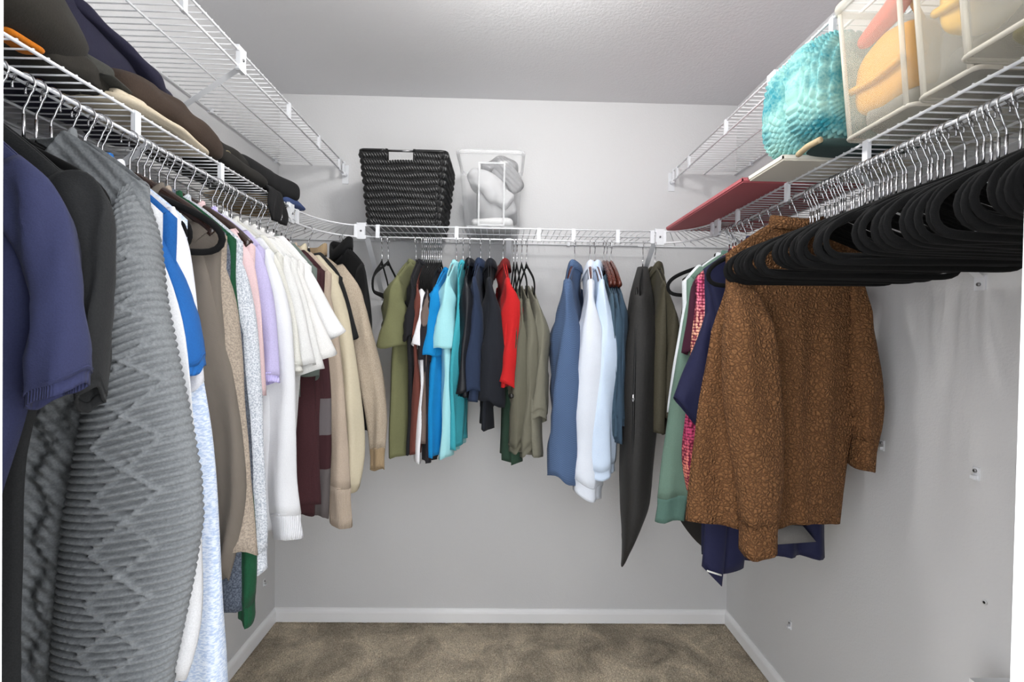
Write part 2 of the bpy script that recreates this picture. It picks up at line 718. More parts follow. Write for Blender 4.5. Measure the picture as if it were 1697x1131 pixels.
YS = YF + .015
LCY, LCX = 1.70, -0.565        # where the left corner piece starts / ends
RCY, RCX = 1.77, 0.625
sh_ll = straight_shelf('wire_shelf', 'lower white wire shelf along the left wall, dark clothes folded on it', 'y', XL, XLR, YS, LCY, ZD, ZR,
                       (.34, .67), (.66, .98, 1.27, 1.56), (LCY - .02,), (1.02,), (.9, 1.3, 1.6))
sh_lu = straight_shelf('wire_shelf', 'empty upper white wire shelf along the left wall', 'y', XL, XLR, YS, YB - .006, ZU, ZU - (ZD - ZR),
                       (.5,), (.9, 1.12, 1.66, 1.93, 2.17), (1.36,), (1.36,), (1.30, 1.72, 2.2), .21)
sh_b = straight_shelf('wire_shelf', 'white wire shelf across the back wall under basket and clear bin', 'x', YB, YBR, LCX, RCX, ZD, ZR,
                      (.34, .67), (-.505, -.19, .14, .28, .46, .6), (LCX - .005, RCX + .005), (LCX + .015, .02, RCX - .015), (-.3, .3, .5))
sh_rl = straight_shelf('wire_shelf', 'lower white wire shelf along the right wall under bins and blanket', 'y', XR, XRR, YS, RCY, ZD, ZR,
                       (.34, .67), (.70, 1.03, 1.32, 1.6), (RCY - .02,), (1.075, 1.70), (.9, 1.4))
sh_ru = straight_shelf('wire_shelf', 'upper white wire shelf along the right wall above the blanket', 'y', XR, XRR, YS, YB - .006, ZU, ZU - (ZD - ZR),
                       (.5,), (.9, 1.15, 1.7, 2.04, 2.18), (1.41,), (1.41,), (1.3, 2.1), .21)


def end_bracket(root, x, zd, sg):
    # bracket that holds the front wires to the back wall
    m = MB().box(x - .014, x + .014, YB - .004, YB, zd - .085, zd - .0)
    o = m.build('end_bracket', M_CLIP, root)
    V, F = tube([(x, YB, zd - .045), (x, YB - .03, zd - .045)], .010, 12)
    mobj('bracket_cup', V, F, M_CLIP, o)
    MB().box(x - .005, x + .005, YB - .034, YB - .02, zd - .055, zd + .008).build('bracket_hook', M_CLIP, o)


end_bracket(sh_lu, XLR, ZU, 1)
end_bracket(sh_ru, XRR, ZU, -1)


def corner_shelf(label, cx, cy, rx, ry, wallx, sx):
    """rounded inside-corner piece: front wires follow a quarter ellipse; sx=-1 left, +1 right"""
    root = empty('corner_wire_shelf', (0, 0, 0))
    tag(root, label, 'wire shelf', 'white wire corner shelves')
    ph = np.linspace(0, math.pi / 2, 28)
    path = [(cx + sx * rx * math.cos(a), cy + ry * math.sin(a)) for a in ph]
    for nm, z, r in (('front_wire', ZD, R_WIRE), ('hanging_wire', ZR, R_WIRE + .0003)):
        V, F = tube([(x, y, z) for x, y in path], r, 8)
        mobj(nm, V, F, M_WIRE, root)
    wx = wallx - sx * .008
    seg('back_wire', (wx, cy, ZD - .004), (wx, YB - .005, ZD - .004), R_WIRE, M_WIRE, root)
    seg('back_wire', (wallx, YB - .008, ZD - .004), (cx, YB - .008, ZD - .004), R_WIRE, M_WIRE, root)
    # wires fan out from the curve to both walls
    corner = (wallx, YB)
    n = 19
    for i in range(n):
        a = math.pi / 2 * (i + .5) / n
        x, y = cx + sx * rx * math.cos(a), cy + ry * math.sin(a)
        f = (i + .5) / n
        tot = (YB - cy) + abs(wallx - cx)
        d = f * tot
        if d < YB - cy:
            ex, ey = wx, cy + d
        else:
            ex, ey = wallx - sx * (d - (YB - cy)), YB - .008
        V, F = tube([(x, y, ZD + .002), (ex, ey, ZD + .002)], R_DECK, 6)
        mobj('deck_wire', V, F, M_WIRE, root)
    h = ZD - ZR
    for a in (.12, 1.42):
        x, y = cx + sx * rx * math.cos(a), cy + ry * math.sin(a)
        m = strap_mesh(h)
        o = m.build('tie_strap', M_CLIP, root)
        o.location = (x, y, ZD)
        o.rotation_euler = (0, 0, math.atan2(ry * math.cos(a), -sx * rx * math.sin(a)) - math.pi / 2)
    return root


corner_shelf('curved white wire corner shelf joining left and back shelves', LCX, LCY, LCX - XLR, YBR - LCY, XL, -1)
corner_shelf('curved white wire corner shelf joining back and right shelves', RCX, RCY, XRR - RCX, YBR - RCY, XR, 1)


def wall_anchor(px, py, wall, label, screw=True):
    p = at_x(px, py, wall)
    sg = 1 if wall < 0 else -1
    o = empty('wall_anchor', tuple(p))
    tag(o, label, 'wall anchor')
    m = MB().box(0, 0, 0, 0, 0, 0)
    m = MB()
    m.box(min(0, sg * .003), max(0, sg * .003), -.007, .007, -.016, .014)
    m.box(min(0, sg * .012), max(0, sg * .012), -.005, .005, -.012, -.004)
    m.build('plate', M_CLIP, o)
    V, F = tube([(0, 0, .006), (sg * .007, 0, .006)], .004, 10)
    mobj('screw', V, F, M_SCREW, o)
    return o


wall_anchor(1463, 738, XR, 'small white wall anchor beside the brown sherpa jacket')
wall_anchor(1619, 785, XR, 'white shelf clip with a screw left on bare right wall')
wall_anchor(1310, 1036, XR, 'small white anchor low on right wall near the baseboard')
wall_anchor(437, 966, XL, 'small white anchor on left wall behind dark green sweater')
p = at_x(1633, 999, XR)
o = empty('screw_hole', tuple(p))
tag(o, 'small plastic plug with a dark hole in right wall', 'wall plug')
V, F = tube([(0, 0, 0), (-.003, 0, 0)], .005, 12)
mobj('plug_rim', V, F, M_WALL, o)
V, F = tube([(-.003, 0, 0), (-.0034, 0, 0)], .003, 10)
mobj('hole', V, F, plain('dark_hole', (20, 20, 20), .9), o)

# ------------------------------------------------------------------ hangers
# local frame: +X towards the aisle, Y along the rod, Z up, origin on the rod axis
def hook_path(drop=-.066):
    c = R_WIRE + .0016 - .0175
    P = []
    for a in np.linspace(200, -52, 26):
        P.append((.0175 * math.cos(math.radians(a)), 0, c + .0175 * math.sin(math.radians(a))))
    P += [(.006, 0, -.040), (.0, 0, -.050), (0, 0, drop)]
    return resample(P, 36, 1)


HMESH = {}


def hanger_meshes(kind):
    if kind in HMESH:
        return HMESH[kind]
    out = {}
    if kind in ('velvet', 'velvet_in'):
        V, F = tube(hook_path(), .0017, 6)
        out['hook'] = new_mesh('hook', V, F, M_CHROME)
        V, F = tube([(0, 0, -.058), (0, 0, -.102)], .0024, 8)
        out['ferrule'] = new_mesh('ferrule', V, F, M_CHROME)
        half = [(0, -.098), (.012, -.103), (.03, -.112), (.08, -.130), (.13, -.148), (.165, -.162), (.19, -.176), (.207, -.193), (.211, -.211), (.204, -.226), (.188, -.234), (.16, -.236), (0, -.236)]
        full = half + [(-x, z) for x, z in half[-2:0:-1]]
        kx = .74 if kind == 'velvet_in' else 1.0
        P = [(x * kx, 0, z) for x, z in full]
        Q = resample(P + [P[0]], 78, 1)[:-1]
        V, F = tube(Q, .0064, 8, closed=True, flat=((0, 1, 0), .0031))
        out['frame'] = new_mesh('frame', V, F, M_VELVET)
        V, F = tube([(0, 0, -.096), (0, 0, -.114)], [.004, .009], 10)
        V = [(v[0], v[1] * .55, v[2]) for v in V]
        out['neck'] = new_mesh('neck', V, F, M_VELVET)
    else:
        V, F = tube(hook_path(-.085), .0018, 6)
        out['hook'] = new_mesh('hook', V, F, M_CHROME)
        half = [(0, -.088), (.015, -.092), (.05, -.106), (.1, -.126), (.15, -.150), (.19, -.175), (.212, -.192)]
        P = [(-x, 0, z) for x, z in half[::-1]] + [(x, 0, z) for x, z in half[1:]]
        Q = resample(P, 44, 1)
        rad = [.016 - .004 * abs(q[0]) / .21 for q in Q]
        Q[:, 0] *= .78
        V, F = tube(Q, rad, 10, flat=((0, 1, 0), .0085))
        m = M_WOOD if kind == 'wood' else M_DWOOD
        out['shoulder_bar'] = new_mesh('shoulder_bar', V, F, m)
        V, F = tube([(-.145, 0, -.195), (.145, 0, -.195)], .005, 8)
        out['trouser_bar'] = new_mesh('trouser_bar', V, F, m)
    HMESH[kind] = out
    return out


def place(kind, s, yaw=0.0):
    """rod position -> (location, rotation)"""
    if kind == 'L':
        return (XLR, s, ZR), yaw
    if kind == 'R':
        return (XRR, s, ZR), math.pi + yaw
    if kind == 'B':
        return (s, YBR, ZR), -math.pi / 2 + yaw
    return (kind[0], kind[1], ZR), s + yaw


def add_hanger(kind, loc, rot, label, group, tilt=0.0):
    o = empty('wooden_hanger' if not kind.startswith('velvet') else 'velvet_hanger', loc, rot)
    o.rotation_euler = (tilt, 0, rot)
    tag(o, label, 'hanger', group)
    for nm, me in hanger_meshes(kind).items():
        link(nm, me, o)
    return o


# ------------------------------------------------------------------ garments
SEED = [100]


def garment(name, label, cat, where, mat, hem=0.95, hanger='velvet', short=None, sh=.205, top=-.106, drop=.078, wc=None, wh=None, th=.016,
            fa=.008, sleeve=None, send=None, sw=(.14, .09), ox=.03, sb=(.026, .022), cuff=None, cuffmat=None, hemband=None, collar='crew', O=None, I=None,
            dv=0.0, EL=None, ER=None, hemc=0.0, neck=.36, ndip=.045, group=None, collarmat=None, wrinkle=.003, fine=None, O2=None, I2=None, stilt=0.0,
            placket=None, wl=.11, yaw=None, b2=None, hemtilt=0.0, hemwave=.010, thtop=.0045):
    SEED[0] += 1
    seed = SEED[0]
    rnd = np.random.RandomState(seed)
    loc, rot = place(*where)
    root = empty(name, loc, rot)
    tag(root, label, cat, group)
    X = np.array([math.cos(rot), math.sin(rot), 0])
    L0 = np.array(loc)
    Nn = np.array([-math.sin(rot), math.cos(rot), 0])

    def px2(pts, off=0.0):     # pixels -> (u, z) in the garment's own plane (or one parallel to it, off along local Y)
        out = []
        for p in pts:
            d = ray(*p)
            t = ((L0 + Nn * off - CAMPOS) @ Nn) / (d @ Nn)
            q = CAMPOS + d * t - L0
            out.append((q @ X, q[2]))
        return out

    H = hem - ZR
    tip = top - drop
    if O is not None and sh == .205:
        sh, drop = .178, .088
        tip = top - drop
    wc = wc or sh + .005
    wh = wh or wc + .005
    # ---- body
    NS, NR = 26, 46
    if fine:
        NS, NR = fine
    sF = np.linspace(-1, 1, NS)
    s = np.r_[sF, sF[-2:0:-1]]
    side = np.r_[-np.ones(NS), np.ones(NS - 2)]
    side[0] = side[NS - 1] = 0
    a = np.abs(s)
    zs_sh = top - drop * np.clip((a - neck) / (1 - neck), 0, 1) ** 1.15
    zin = np.where(side < 0, top - ndip * np.clip(1 - (a / neck) ** 2, 0, 1), top - .012 * np.clip(1 - (a / neck) ** 2, 0, 1))
    zt = np.where(a < neck, zin, zs_sh)
    zh = H + hemc * a ** 2 + hemtilt * s + .004 * np.sin(s * 5 + seed) + .004 * side * np.sin(s * 3 + seed)
    if EL is not None:
        el, er = np.array(px2(EL)), np.array(px2(ER))
        for arr in (el, er):
            pass
        fl_ = lambda z: np.interp(-z, -el[:, 1], el[:, 0])
        fr_ = lambda z: np.interp(-z, -er[:, 1], er[:, 0])
    else:
        zk = [tip, tip - .07, tip - .2, (tip + H) / 2 - .05, H]
        wk = [sh, sh - .004, wc, (wc + wh) / 2, wh]
        fr_ = lambda z: np.interp(-z, [-q for q in zk], wk)
        fl_ = lambda z: -np.interp(-z, [-q for q in zk], wk)
    r = np.linspace(0, 1, NR)[:, None]
    Z = zt[None, :] * (1 - r) + zh[None, :] * r
    ul, ur = fl_(Z), fr_(Z)
    U = (ul + ur) / 2 + s[None, :] * (ur - ul) / 2
    blend = sm((tip + .03 - Z) / .2)
    U = U * blend + (s[None, :] * sh) * (1 - blend)
    t = th * np.sqrt(np.clip(1 - a ** 3, 0, 1))[None, :] * (.28 + .72 * blend)
    topn = np.clip(1 - (a / neck) ** 2, 0, 1)[None, :] * .022 * np.clip(1 - r * 6, 0, 1)
    t = np.maximum(t, thtop * np.sqrt(np.clip(1 - a ** 4, 0, 1))[None, :]) + topn
    ph = rnd.rand(6) * 6.28
    ramp = sm((tip - Z) / .35)
    nz = Noise2(seed)
    fold = np.sin(6.28 * U / wl + ph[0] + .9 * np.sin(Z * 4 + ph[1])) + .5 * np.sin(6.28 * U / (wl * .53) + ph[2] + .7 * np.sin(Z * 6 + ph[3]))
    fold = .65 * fold + .8 * (1 - 2 * np.abs(np.sin(3.14 * U / (wl * .8) + ph[5] + 1.1 * np.sin(Z * 3.3 + ph[0])))) 
    Vv = side[None, :] * t + fa * ramp * fold + wrinkle * nz(U * 22, Z * 16) * (.3 + .7 * ramp)
    U = U + .006 * ramp * np.sin(Z * 9 + ph[4])
    V = np.stack([U, Vv, Z], -1).reshape(-1, 3)
    b = mobj('body', V, grid_faces(NR, len(s)), mat, root)
    solid(b, .002)
    # ---- hem band
    if hemband:
        rows = []
        Ub, Vb, Zb = U[-1], Vv[-1], Z[-1]
        for q in np.linspace(0, 1, 5):
            k_ = 1.0 + .012 * math.sin(q * 3.14)
            rows.append(np.stack([Ub * (1 - .03 * q) * k_, Vb * (1.15 - .1 * q), Zb - hemband * q + .004], -1))
        hb = mobj('hem_band', np.concatenate(rows), grid_faces(5, len(s)), cuffmat or mat, root)
        solid(hb, .003)
    # ---- collar
    if collar:
        ncoll = 40
        pc = np.linspace(0, 2 * math.pi, ncoll, endpoint=False)
        nu, nv = sh * neck, .021
        base = []
        for p_ in pc:
            u_, v_ = nu * math.cos(p_), nv * math.sin(p_)
            f_ = 1 - (u_ / nu) ** 2
            z_ = top - (ndip if v_ < 0 else .012) * f_
            base.append((u_, v_, z_))
        base = np.array(base)
        prof = {'crew': [(0, -.008), (.003, 0), (.001, .009), (-.004, .011)],
                'shirt': [(0, -.006), (.001, .014), (.003, .020), (.006, .019), (.010, .004), (.013, -.014)],
                'roll': [(0, -.006), (.002, .03), (.006, .046), (.012, .044), (.013, .020), (.012, .002)],
                'high': [(0, -.006), (.002, .02), (.0, .036), (-.004, .040)]}[collar]
        rows = []
        for (d, h) in prof:
            n_ = base.copy()
            rad = np.stack([base[:, 0] / nu, base[:, 1] / nv, 0 * pc], -1)
            n_[:, 0] += rad[:, 0] * d * .6
            n_[:, 1] += rad[:, 1] * d
            n_[:, 2] += h
            rows.append(n_)
        co = mobj('collar', np.concatenate(rows), grid_faces(len(prof), ncoll), collarmat or cuffmat or mat, root)
        solid(co, .0025)

    # ---- sleeves
    def mk_sleeve(Oo, Ii, sbb, dvv, sd, nrow=30, nr=22):
        Oo, Ii = resample(Oo, nrow, 3), resample(Ii, nrow, 3)
        tau = np.linspace(0, 1, nrow)[:, None]
        th_ = np.linspace(0, 2 * math.pi, nr, endpoint=False)[None, :]
        mid, hf = (Oo + Ii) / 2, (Oo - Ii) / 2
        bb = (sbb[0] + (sbb[1] - sbb[0]) * tau) * (.28 + .72 * sm(tau / .35))
        c_, s_ = np.cos(th_), np.sin(th_)
        c_ = np.sign(c_) * np.abs(c_) ** .85
        nzz = Noise2(seed * 7 + sd)
        amp = 1 + .04 * nzz(c_ * 2.0, tau * 7) * sm(tau / .15)
        U_ = mid[:, 0:1] + hf[:, 0:1] * c_ * amp
        Z_ = mid[:, 1:2] + hf[:, 1:2] * c_
        W_ = dvv * sm(tau / .3) + bb * s_ * (1 + .10 * nzz(c_ * 3, tau * 9, 2)) + fa * .7 * np.sin(U_ * 60 + sd + tau * 3) * sm(tau / .3) + .002 * nzz(U_ * 30, Z_ * 26, s_) * sm(tau / .1)
        # sharp lengthwise and slanting creases of hanging cloth
        cz = 1 - 2 * np.abs(np.sin(c_ * 2.3 + tau * (2.2 + sd) + seed))
        cz2 = 1 - 2 * np.abs(np.sin(tau * 7.5 + c_ * 1.6 + seed * 1.7))
        W_ = W_ + np.sign(s_) * (fa * .75 * cz + fa * .32 * cz2 * sm(1.2 - tau)) * sm(tau / .2) * np.sqrt(np.abs(s_))
        Z_ = Z_ + hemwave * tau ** 4 * (np.sin(th_ + seed) + .6 * np.sin(2 * th_ + seed * 1.3) * c_)
        Vs = np.stack([U_, W_, Z_], -1)
        so = mobj('sleeve', Vs.reshape(-1, 3), grid_faces(nrow, nr), mat, root)
        solid(so, .002)
        if cuff:
            e, e0 = Vs[-1], Vs[-3]
            ctr = e.mean(0)
            dr = (e.mean(0) - e0.mean(0))
            dr /= np.linalg.norm(dr)
            rows = []
            for q in np.linspace(0, 1, 6):
                k_ = .99 - .10 * min(1, q * 2.5) + .02 * q
                rows.append(ctr + (e - ctr) * k_ + dr * (cuff * q - .006))
            cu = mobj('cuff', np.concatenate(rows), grid_faces(6, nr), cuffmat or mat, so)
            solid(cu, .003)
        return so

    if sleeve or O is not None:
        if O is not None:
            fs = 1 if Nn[1] > 0 else -1
            Oa = px2(O, dv + fs * .6 * (sb[0] + sb[1]) / 2)
            if I is not None:
                Ia = px2(I, dv)
            else:
                n_ = len(Oa)
                Ia = [(u_ - (sw[0] + (sw[1] - sw[0]) * i / (n_ - 1)) * (.5 if i == 0 else 1), z_ - (.02 if i == 0 else 0) - stilt * i / (n_ - 1)) for i, (u_, z_) in enumerate(Oa)]
            Oa = [(sh - .012, tip + .012)] + Oa
            Ia = [(sh - .05, tip - .02)] + Ia
        else:
            ze = send - ZR
            Oa = [(sh - .012, tip + .010), (sh + .012, tip - .02), (sh + ox * .6, tip * .6 + ze * .4), (sh + ox, ze)]
            Ia = [(sh - .06, tip - .02), (sh - sw[0] * .75, tip - .10), (sh + ox * .6 - (sw[0] + sw[1]) / 2, tip * .6 + ze * .4), (sh + ox - sw[1], ze - stilt)]
        mk_sleeve(Oa, Ia, sb, dv, 1)
        if O2 is not None:
            Ob, Ib = px2(O2, b2 or 0.0), px2(I2, b2 or 0.0)
            mk_sleeve([(-sh + .012, tip + .012)] + Ob, [(-sh + .05, tip - .02)] + Ib, sb, b2 or 0.0, 2)
        else:
            Ob = [(max(-u_, -.285), z_) for u_, z_ in Oa]
            Ib = [(min(-u_, Ob[i][0] + .16), z_) for i, (u_, z_) in enumerate(Ia)]
            mk_sleeve(Ob, Ib, sb, -dv * .3, 2)
    # ---- placket with buttons on the front edge
    if placket:
        col_, n_ = placket
        zz = np.linspace(top - ndip - .01, max(H + .03, -.75), n_)
        for z_ in zz:
            V_, F_ = tube([(.004, -th - fa - .006, z_), (.004, -th - fa - .010, z_)], .006, 10)
            mobj('button', V_, F_, col_, root)
    if hanger:
        add_hanger('velvet_in' if hanger == 'velvet' else hanger, loc, rot, '%s hanger holding the %s' % ({'velvet': 'black velvet', 'wood': 'glossy red-brown wooden', 'dwood': 'dark brown wooden'}[hanger], short or label),
                   'hangers carrying clothes')
    return root, px2, b

G = garment
BTN_D = plain('dark_button', (30, 28, 26), .4)
BTN_W = plain('white_button', (225, 225, 220), .4)
# ================================================================== left rod, from the door to the corner
F_ = fabric
G('tee_shirt', 'pale mint white tee at the door end of left rod', 'shirt', ('L', .50), F_('mint_white', (190, 200, 198)), hem=.92, short='pale mint white tee',
  O=[(-60, 330), (-20, 450), (10, 560), (22, 640)], sw=(.16, .12), hanger=None)
m = F_('navy_jersey', (50, 54, 86), (42, 45, 74), scale=500)
G('tee_shirt', 'navy blue heavy cotton tee with ribbed sleeve cuffs', 'shirt', ('L', .58), m, hem=.86, short='navy blue heavy cotton tee',
  O=[(100, 300), (128, 362), (146, 450), (156, 560), (160, 632)], I=[(40, 420), (55, 480), (62, 560), (64, 610), (62, 640)], sb=(.03, .028), cuff=.02, cuffmat=F_('navy_rib', (52, 56, 90), (38, 41, 70), kind='rib'),
  wc=.185, wh=.12, th=.02)
m = F_('black_jersey', (38, 39, 40), (24, 24, 25))
G('tee_shirt', 'charcoal black tee between navy tee and grey cardigan', 'shirt', ('L', .635), m, hem=.78, short='charcoal black tee',
  O=[(160, 285), (196, 345), (195, 450), (190, 560), (186, 642)], I=[(120, 400), (128, 480), (130, 560), (132, 620), (134, 660)], sb=(.022, .022), wc=.155, wh=.095, cuff=.015)


# ---- grey chunky cardigan: real ribs and travelling-stitch diamonds in the mesh
def cardigan():
    m = F_('grey_chunky_knit', (122, 125, 127), (92, 96, 100), scale=300, mixw=.45, bump=.6)
    root, px2, body = G('cardigan', 'grey chunky ribbed cable-knit cardigan with diamond pattern sleeve', 'cardigan', ('L', .755), m, hem=.70,
                        short='grey chunky cable-knit cardigan', wc=.20, wh=.24, th=.022, collar='crew', top=-.088, sh=.19, fine=(70, 200), thtop=.02, neck=.40, ndip=.09, hanger='velvet')
    body.data.materials[0] = F_('grey_chunky_body', (122, 125, 127), (92, 96, 100), kind='chunky', scale=300, mixw=.5)
    # cable relief on the body
    V = np.array([v.co[:] for v in body.data.vertices])
    u, v, z = V[:, 0], V[:, 1], V[:, 2]
    cab = .0045 * np.sin(u * 6.28 / .05 + 1.5 * np.sin(z * 6.28 / .09)) + .002 * np.sin(z * 6.28 / .016 + 3 * np.sin(u * 40))
    V[:, 1] += np.sign(v) * cab * sm((-.16 - z) / .1)
    body.data.vertices.foreach_set('co', V.ravel())
    # big sleeve
    O = px2([(232, 318), (248, 365), (272, 440), (300, 560), (328, 680), (348, 780), (353, 850), (340, 940), (322, 1030), (306, 1110), (300, 1150)])
    I = px2([(200, 420), (195, 520), (185, 620), (168, 700), (150, 790), (138, 850), (130, 930), (122, 1010), (116, 1080), (112, 1150)][:10] + [(110, 1165)])
    O = [(.18, -.155)] + list(O)
    I = [(.15, -.19)] + list(I)
    nrow, nr = 560, 132
    O, I = resample(O, nrow, 30), resample(I, nrow, 30)
    tau = np.linspace(0, 1, nrow)[:, None]
    th_ = np.linspace(0, 2 * math.pi, nr, endpoint=False)[None, :]
    mid, hf = (O + I) / 2, (O - I) / 2
    c_ = np.sign(np.cos(th_)) * np.abs(np.cos(th_)) ** .85
    s_ = np.sin(th_)
    hw = np.linalg.norm(hf, axis=1)[:, None]
    length = np.r_[0, np.cumsum(np.linalg.norm(np.diff(mid, axis=0), axis=1))][:, None]
    nz = Noise2(11)
    ribs = .0044 * (np.abs(np.sin(3.14 * (length + .004 * nz(c_ * 2, length * 8)) / .0112)) * 2 - 1)
    stitch = .0009 * np.sin(6.28 * c_ * hw / .006 + length * 300)
    # diamonds on the visible face
    x = c_ * hw - .015
    per = .15
    zig = .043 * (np.abs(((length / per) % 1) * 2 - 1) * 2 - 1)
    d1 = np.abs(x - zig)
    d2 = np.abs(x + zig)
    ridge = .0055 * np.exp(-(d1 / .0045) ** 2) + .0042 * np.exp(-(d2 / .0045) ** 2)
    ridge = ridge * (s_ < 0) * sm(tau / .18)
    e = ribs * (1 - np.clip(ridge / .004, 0, 1)) * sm(tau / .03) + stitch + ridge
    bb = .042 * (.5 + .5 * sm(tau / .12)) * (1 - .15 * tau)
    U = mid[:, 0:1] + hf[:, 0:1] * c_ + .22 * e * c_
    Z = mid[:, 1:2] + hf[:, 1:2] * c_
    W = -.028 * sm(tau / .25) + (bb + e) * s_ + .006 * nz(c_ * 1.5, tau * 5)
    o = mobj('sleeve', np.stack([U, W, Z], -1).reshape(-1, 3), grid_faces(nrow, nr), m, root)
    o2 = mobj('sleeve', np.stack([-U * .92, W + .03, Z], -1).reshape(-1, 3)[::1], grid_faces(nrow, nr), m, root)
    return root


cardigan()
G('long_sleeve_shirt', 'white long-sleeved cotton top behind the grey cardigan', 'shirt', ('L', .80), F_('soft_white', (214, 215, 218)), hem=.80, short='white long-sleeved cotton top',
  O=[(240, 345), (284, 450), (296, 500), (310, 560), (324, 640), (340, 780), (343, 950), (336, 1050), (318, 1100)], sw=(.12, .09), sb=(.022, .018), wc=.19)
m = F_('bright_blue_jersey', (30, 92, 160), (24, 76, 138))
G('polo_shirt', 'bright blue short-sleeved polo shirt with ribbed cuff', 'shirt', ('L', .835), m, hem=.95, short='bright blue polo',
  O=[(262, 352), (292, 420), (320, 500), (337, 555), (344, 590)], I=[(250, 420), (262, 480), (285, 540), (300, 585), (304, 612)], sb=(.024, .026), cuff=.022, cuffmat=F_('blue_rib', (32, 98, 168), (20, 68, 130), kind='rib'), collar='shirt')
G('shirt', 'plain white buttoned shirt tucked behind the bright blue polo', 'shirt', ('L', .865), F_('shirt_white', (218, 219, 225)), hem=.86, short='white shirt behind the bright blue polo',
  O=[(295, 335), (316, 400), (330, 500), (338, 580), (344, 640)], sw=(.12, .09), collar='shirt', sh=.165)
m = F_('pale_blue_marl', (216, 224, 236), (150, 174, 210), kind='marl', scale=340, mixw=.7, bump=.6)
G('sweater', 'pale blue and white marled knit sweater', 'sweater', ('L', .89), m, hem=.62, short='pale blue marled knit sweater',
  sh=.16, O=[(296, 350), (320, 460), (342, 620), (362, 780), (374, 930), (381, 1070), (384, 1180)], sw=(.14, .075), sb=(.028, .03))
m = F_('taupe_twill', (112, 104, 95), (80, 76, 72), kind='twill', mixw=.35)
G('coat', 'dark grey-brown twill coat with long tapered sleeve', 'coat', ('L', .965), m, hem=.85, short='dark grey-brown twill coat', hanger='dwood', group=None,
  O=[(318, 352), (346, 415), (368, 520), (388, 620), (406, 720), (419, 815), (404, 890), (384, 960)], sw=(.13, .045), sb=(.026, .02))
m = F_('beige_marl', (164, 151, 136), (120, 110, 100), scale=300, mixw=.7, bump=.6)
G('sweater', 'beige-brown heathered wool sweater next to the twill coat', 'sweater', ('L', .985), m, hem=.86, short='beige-brown heathered sweater',
  O=[(340, 360), (374, 420), (392, 500), (406, 610), (419, 730), (428, 830), (433, 910)], sw=(.13, .08), sb=(.026, .024))
m = F_('dark_denim_knit', (62, 68, 80), (110, 118, 130), scale=300, mixw=.7)
G('sweater', 'dark speckled charcoal knit sweater, only its hem showing', 'sweater', ('L', 1.003), m, hem=.77, short='dark speckled charcoal sweater', sh=.165, sleeve='long', send=.95, wc=.205, wh=.218, ox=.0, sw=(.12, .07))
m = F_('forest_green', (20, 72, 46), (15, 56, 36), scale=320, bump=.5)
G('sweater', 'forest green knit sweater with long ribbed cuffs', 'sweater', ('L', 1.018), m, hem=.95, short='forest green knit sweater',
  O=[(352, 365), (388, 450), (404, 600), (416, 740), (426, 850), (435, 930), (428, 985)], I=[(330, 420), (340, 520), (350, 640), (366, 760), (380, 850), (392, 930), (398, 985)], cuff=.05, cuffmat=F_('green_rib', (20, 72, 46), (12, 48, 30), kind='rib'), sb=(.024, .02))
m = F_('light_heather', (206, 209, 214), (140, 148, 160), scale=330, mixw=.85, bump=.6)
G('sweater', 'light grey heathered fleece sweater with ribbed cuff', 'sweater', ('L', 1.045), m, hem=.88, short='light grey heathered sweater',
  O=[(372, 372), (408, 432), (426, 520), (434, 600), (441, 700), (448, 800), (452, 880), (450, 905)], sw=(.13, .075), sb=(.028, .024), cuff=.05, th=.02)
G('tee_shirt', 'pale pink tee showing a dark wooden hanger end', 'shirt', ('L', 1.095), F_('pale_pink', (212, 184, 186)), hem=1.0, short='pale pink tee', hanger='dwood', wc=.16,
  O=[(392, 372), (424, 430), (437, 520), (443, 600), (446, 658)], sw=(.12, .08))
G('tee_shirt', 'lavender tee with ribbed lilac cuff beside the pink tee', 'shirt', ('L', 1.14), F_('lavender', (178, 171, 206)), hem=1.1, wc=.15, wh=.15, short='lavender tee',
  O=[(408, 376), (440, 428), (455, 500), (465, 575), (470, 625)], sw=(.12, .075), cuff=.022, cuffmat=F_('lavender_rib', (186, 178, 224), (160, 150, 205), kind='rib'))
G('sweatshirt', 'white long-sleeved sweatshirt hanging far below the white tees', 'sweatshirt', ('L', 1.185), F_('sweat_white', (212, 213, 216), (202, 203, 208)), hem=.86, short='white long-sleeved sweatshirt',
  O=[(428, 380), (462, 440), (484, 520), (494, 620), (496, 720), (497, 800), (502, 850)], sw=(.12, .075), sb=(.028, .026), cuff=.065, cuffmat=F_('white_rib', (212, 213, 217), (194, 195, 201), kind='rib'), th=.02)
G('henley_shirt', 'off-white short-sleeved henley with ribbed sleeve band', 'shirt', ('L', 1.235), F_('off_white', (206, 205, 198)), hem=1.1, wc=.15, wh=.14, short='off-white henley',
  O=[(436, 384), (470, 440), (490, 510), (500, 570), (506, 604)], sw=(.12, .085), cuff=.022)
wt = [(1.28, [(446, 388), (480, 430), (502, 500), (516, 560), (526, 598)], (228, 228, 226), 'ivory white tee next to the off-white henley', 'ivory white tee'),
      (1.32, [(452, 390), (488, 432), (512, 500), (528, 560), (541, 606)], (232, 232, 230), 'white tee with a drooping sleeve between ivory tee and linen-white tee', 'white tee with drooping sleeve'),
      (1.365, [(458, 388), (494, 430), (522, 496), (545, 552), (560, 588)], (235, 234, 232), 'linen-white tee second from the sage tee', 'linen-white tee'),
      (1.415, [(466, 386), (504, 424), (534, 480), (557, 525), (575, 556)], (240, 240, 240), 'bright white tee with widest flared sleeve', 'bright white flared tee')]
for y, o_, c, lb, shn in wt:
    G('tee_shirt', lb, 'shirt', ('L', y), F_('tee_white_%d' % int(y * 1000), tuple(int(v * .925) for v in c)), hem=1.02, O=o_, short=shn, stilt=.03, sw=(.13, .10), sb=(.024, .03), group=None, fa=.005, wc=.15, wh=.14)
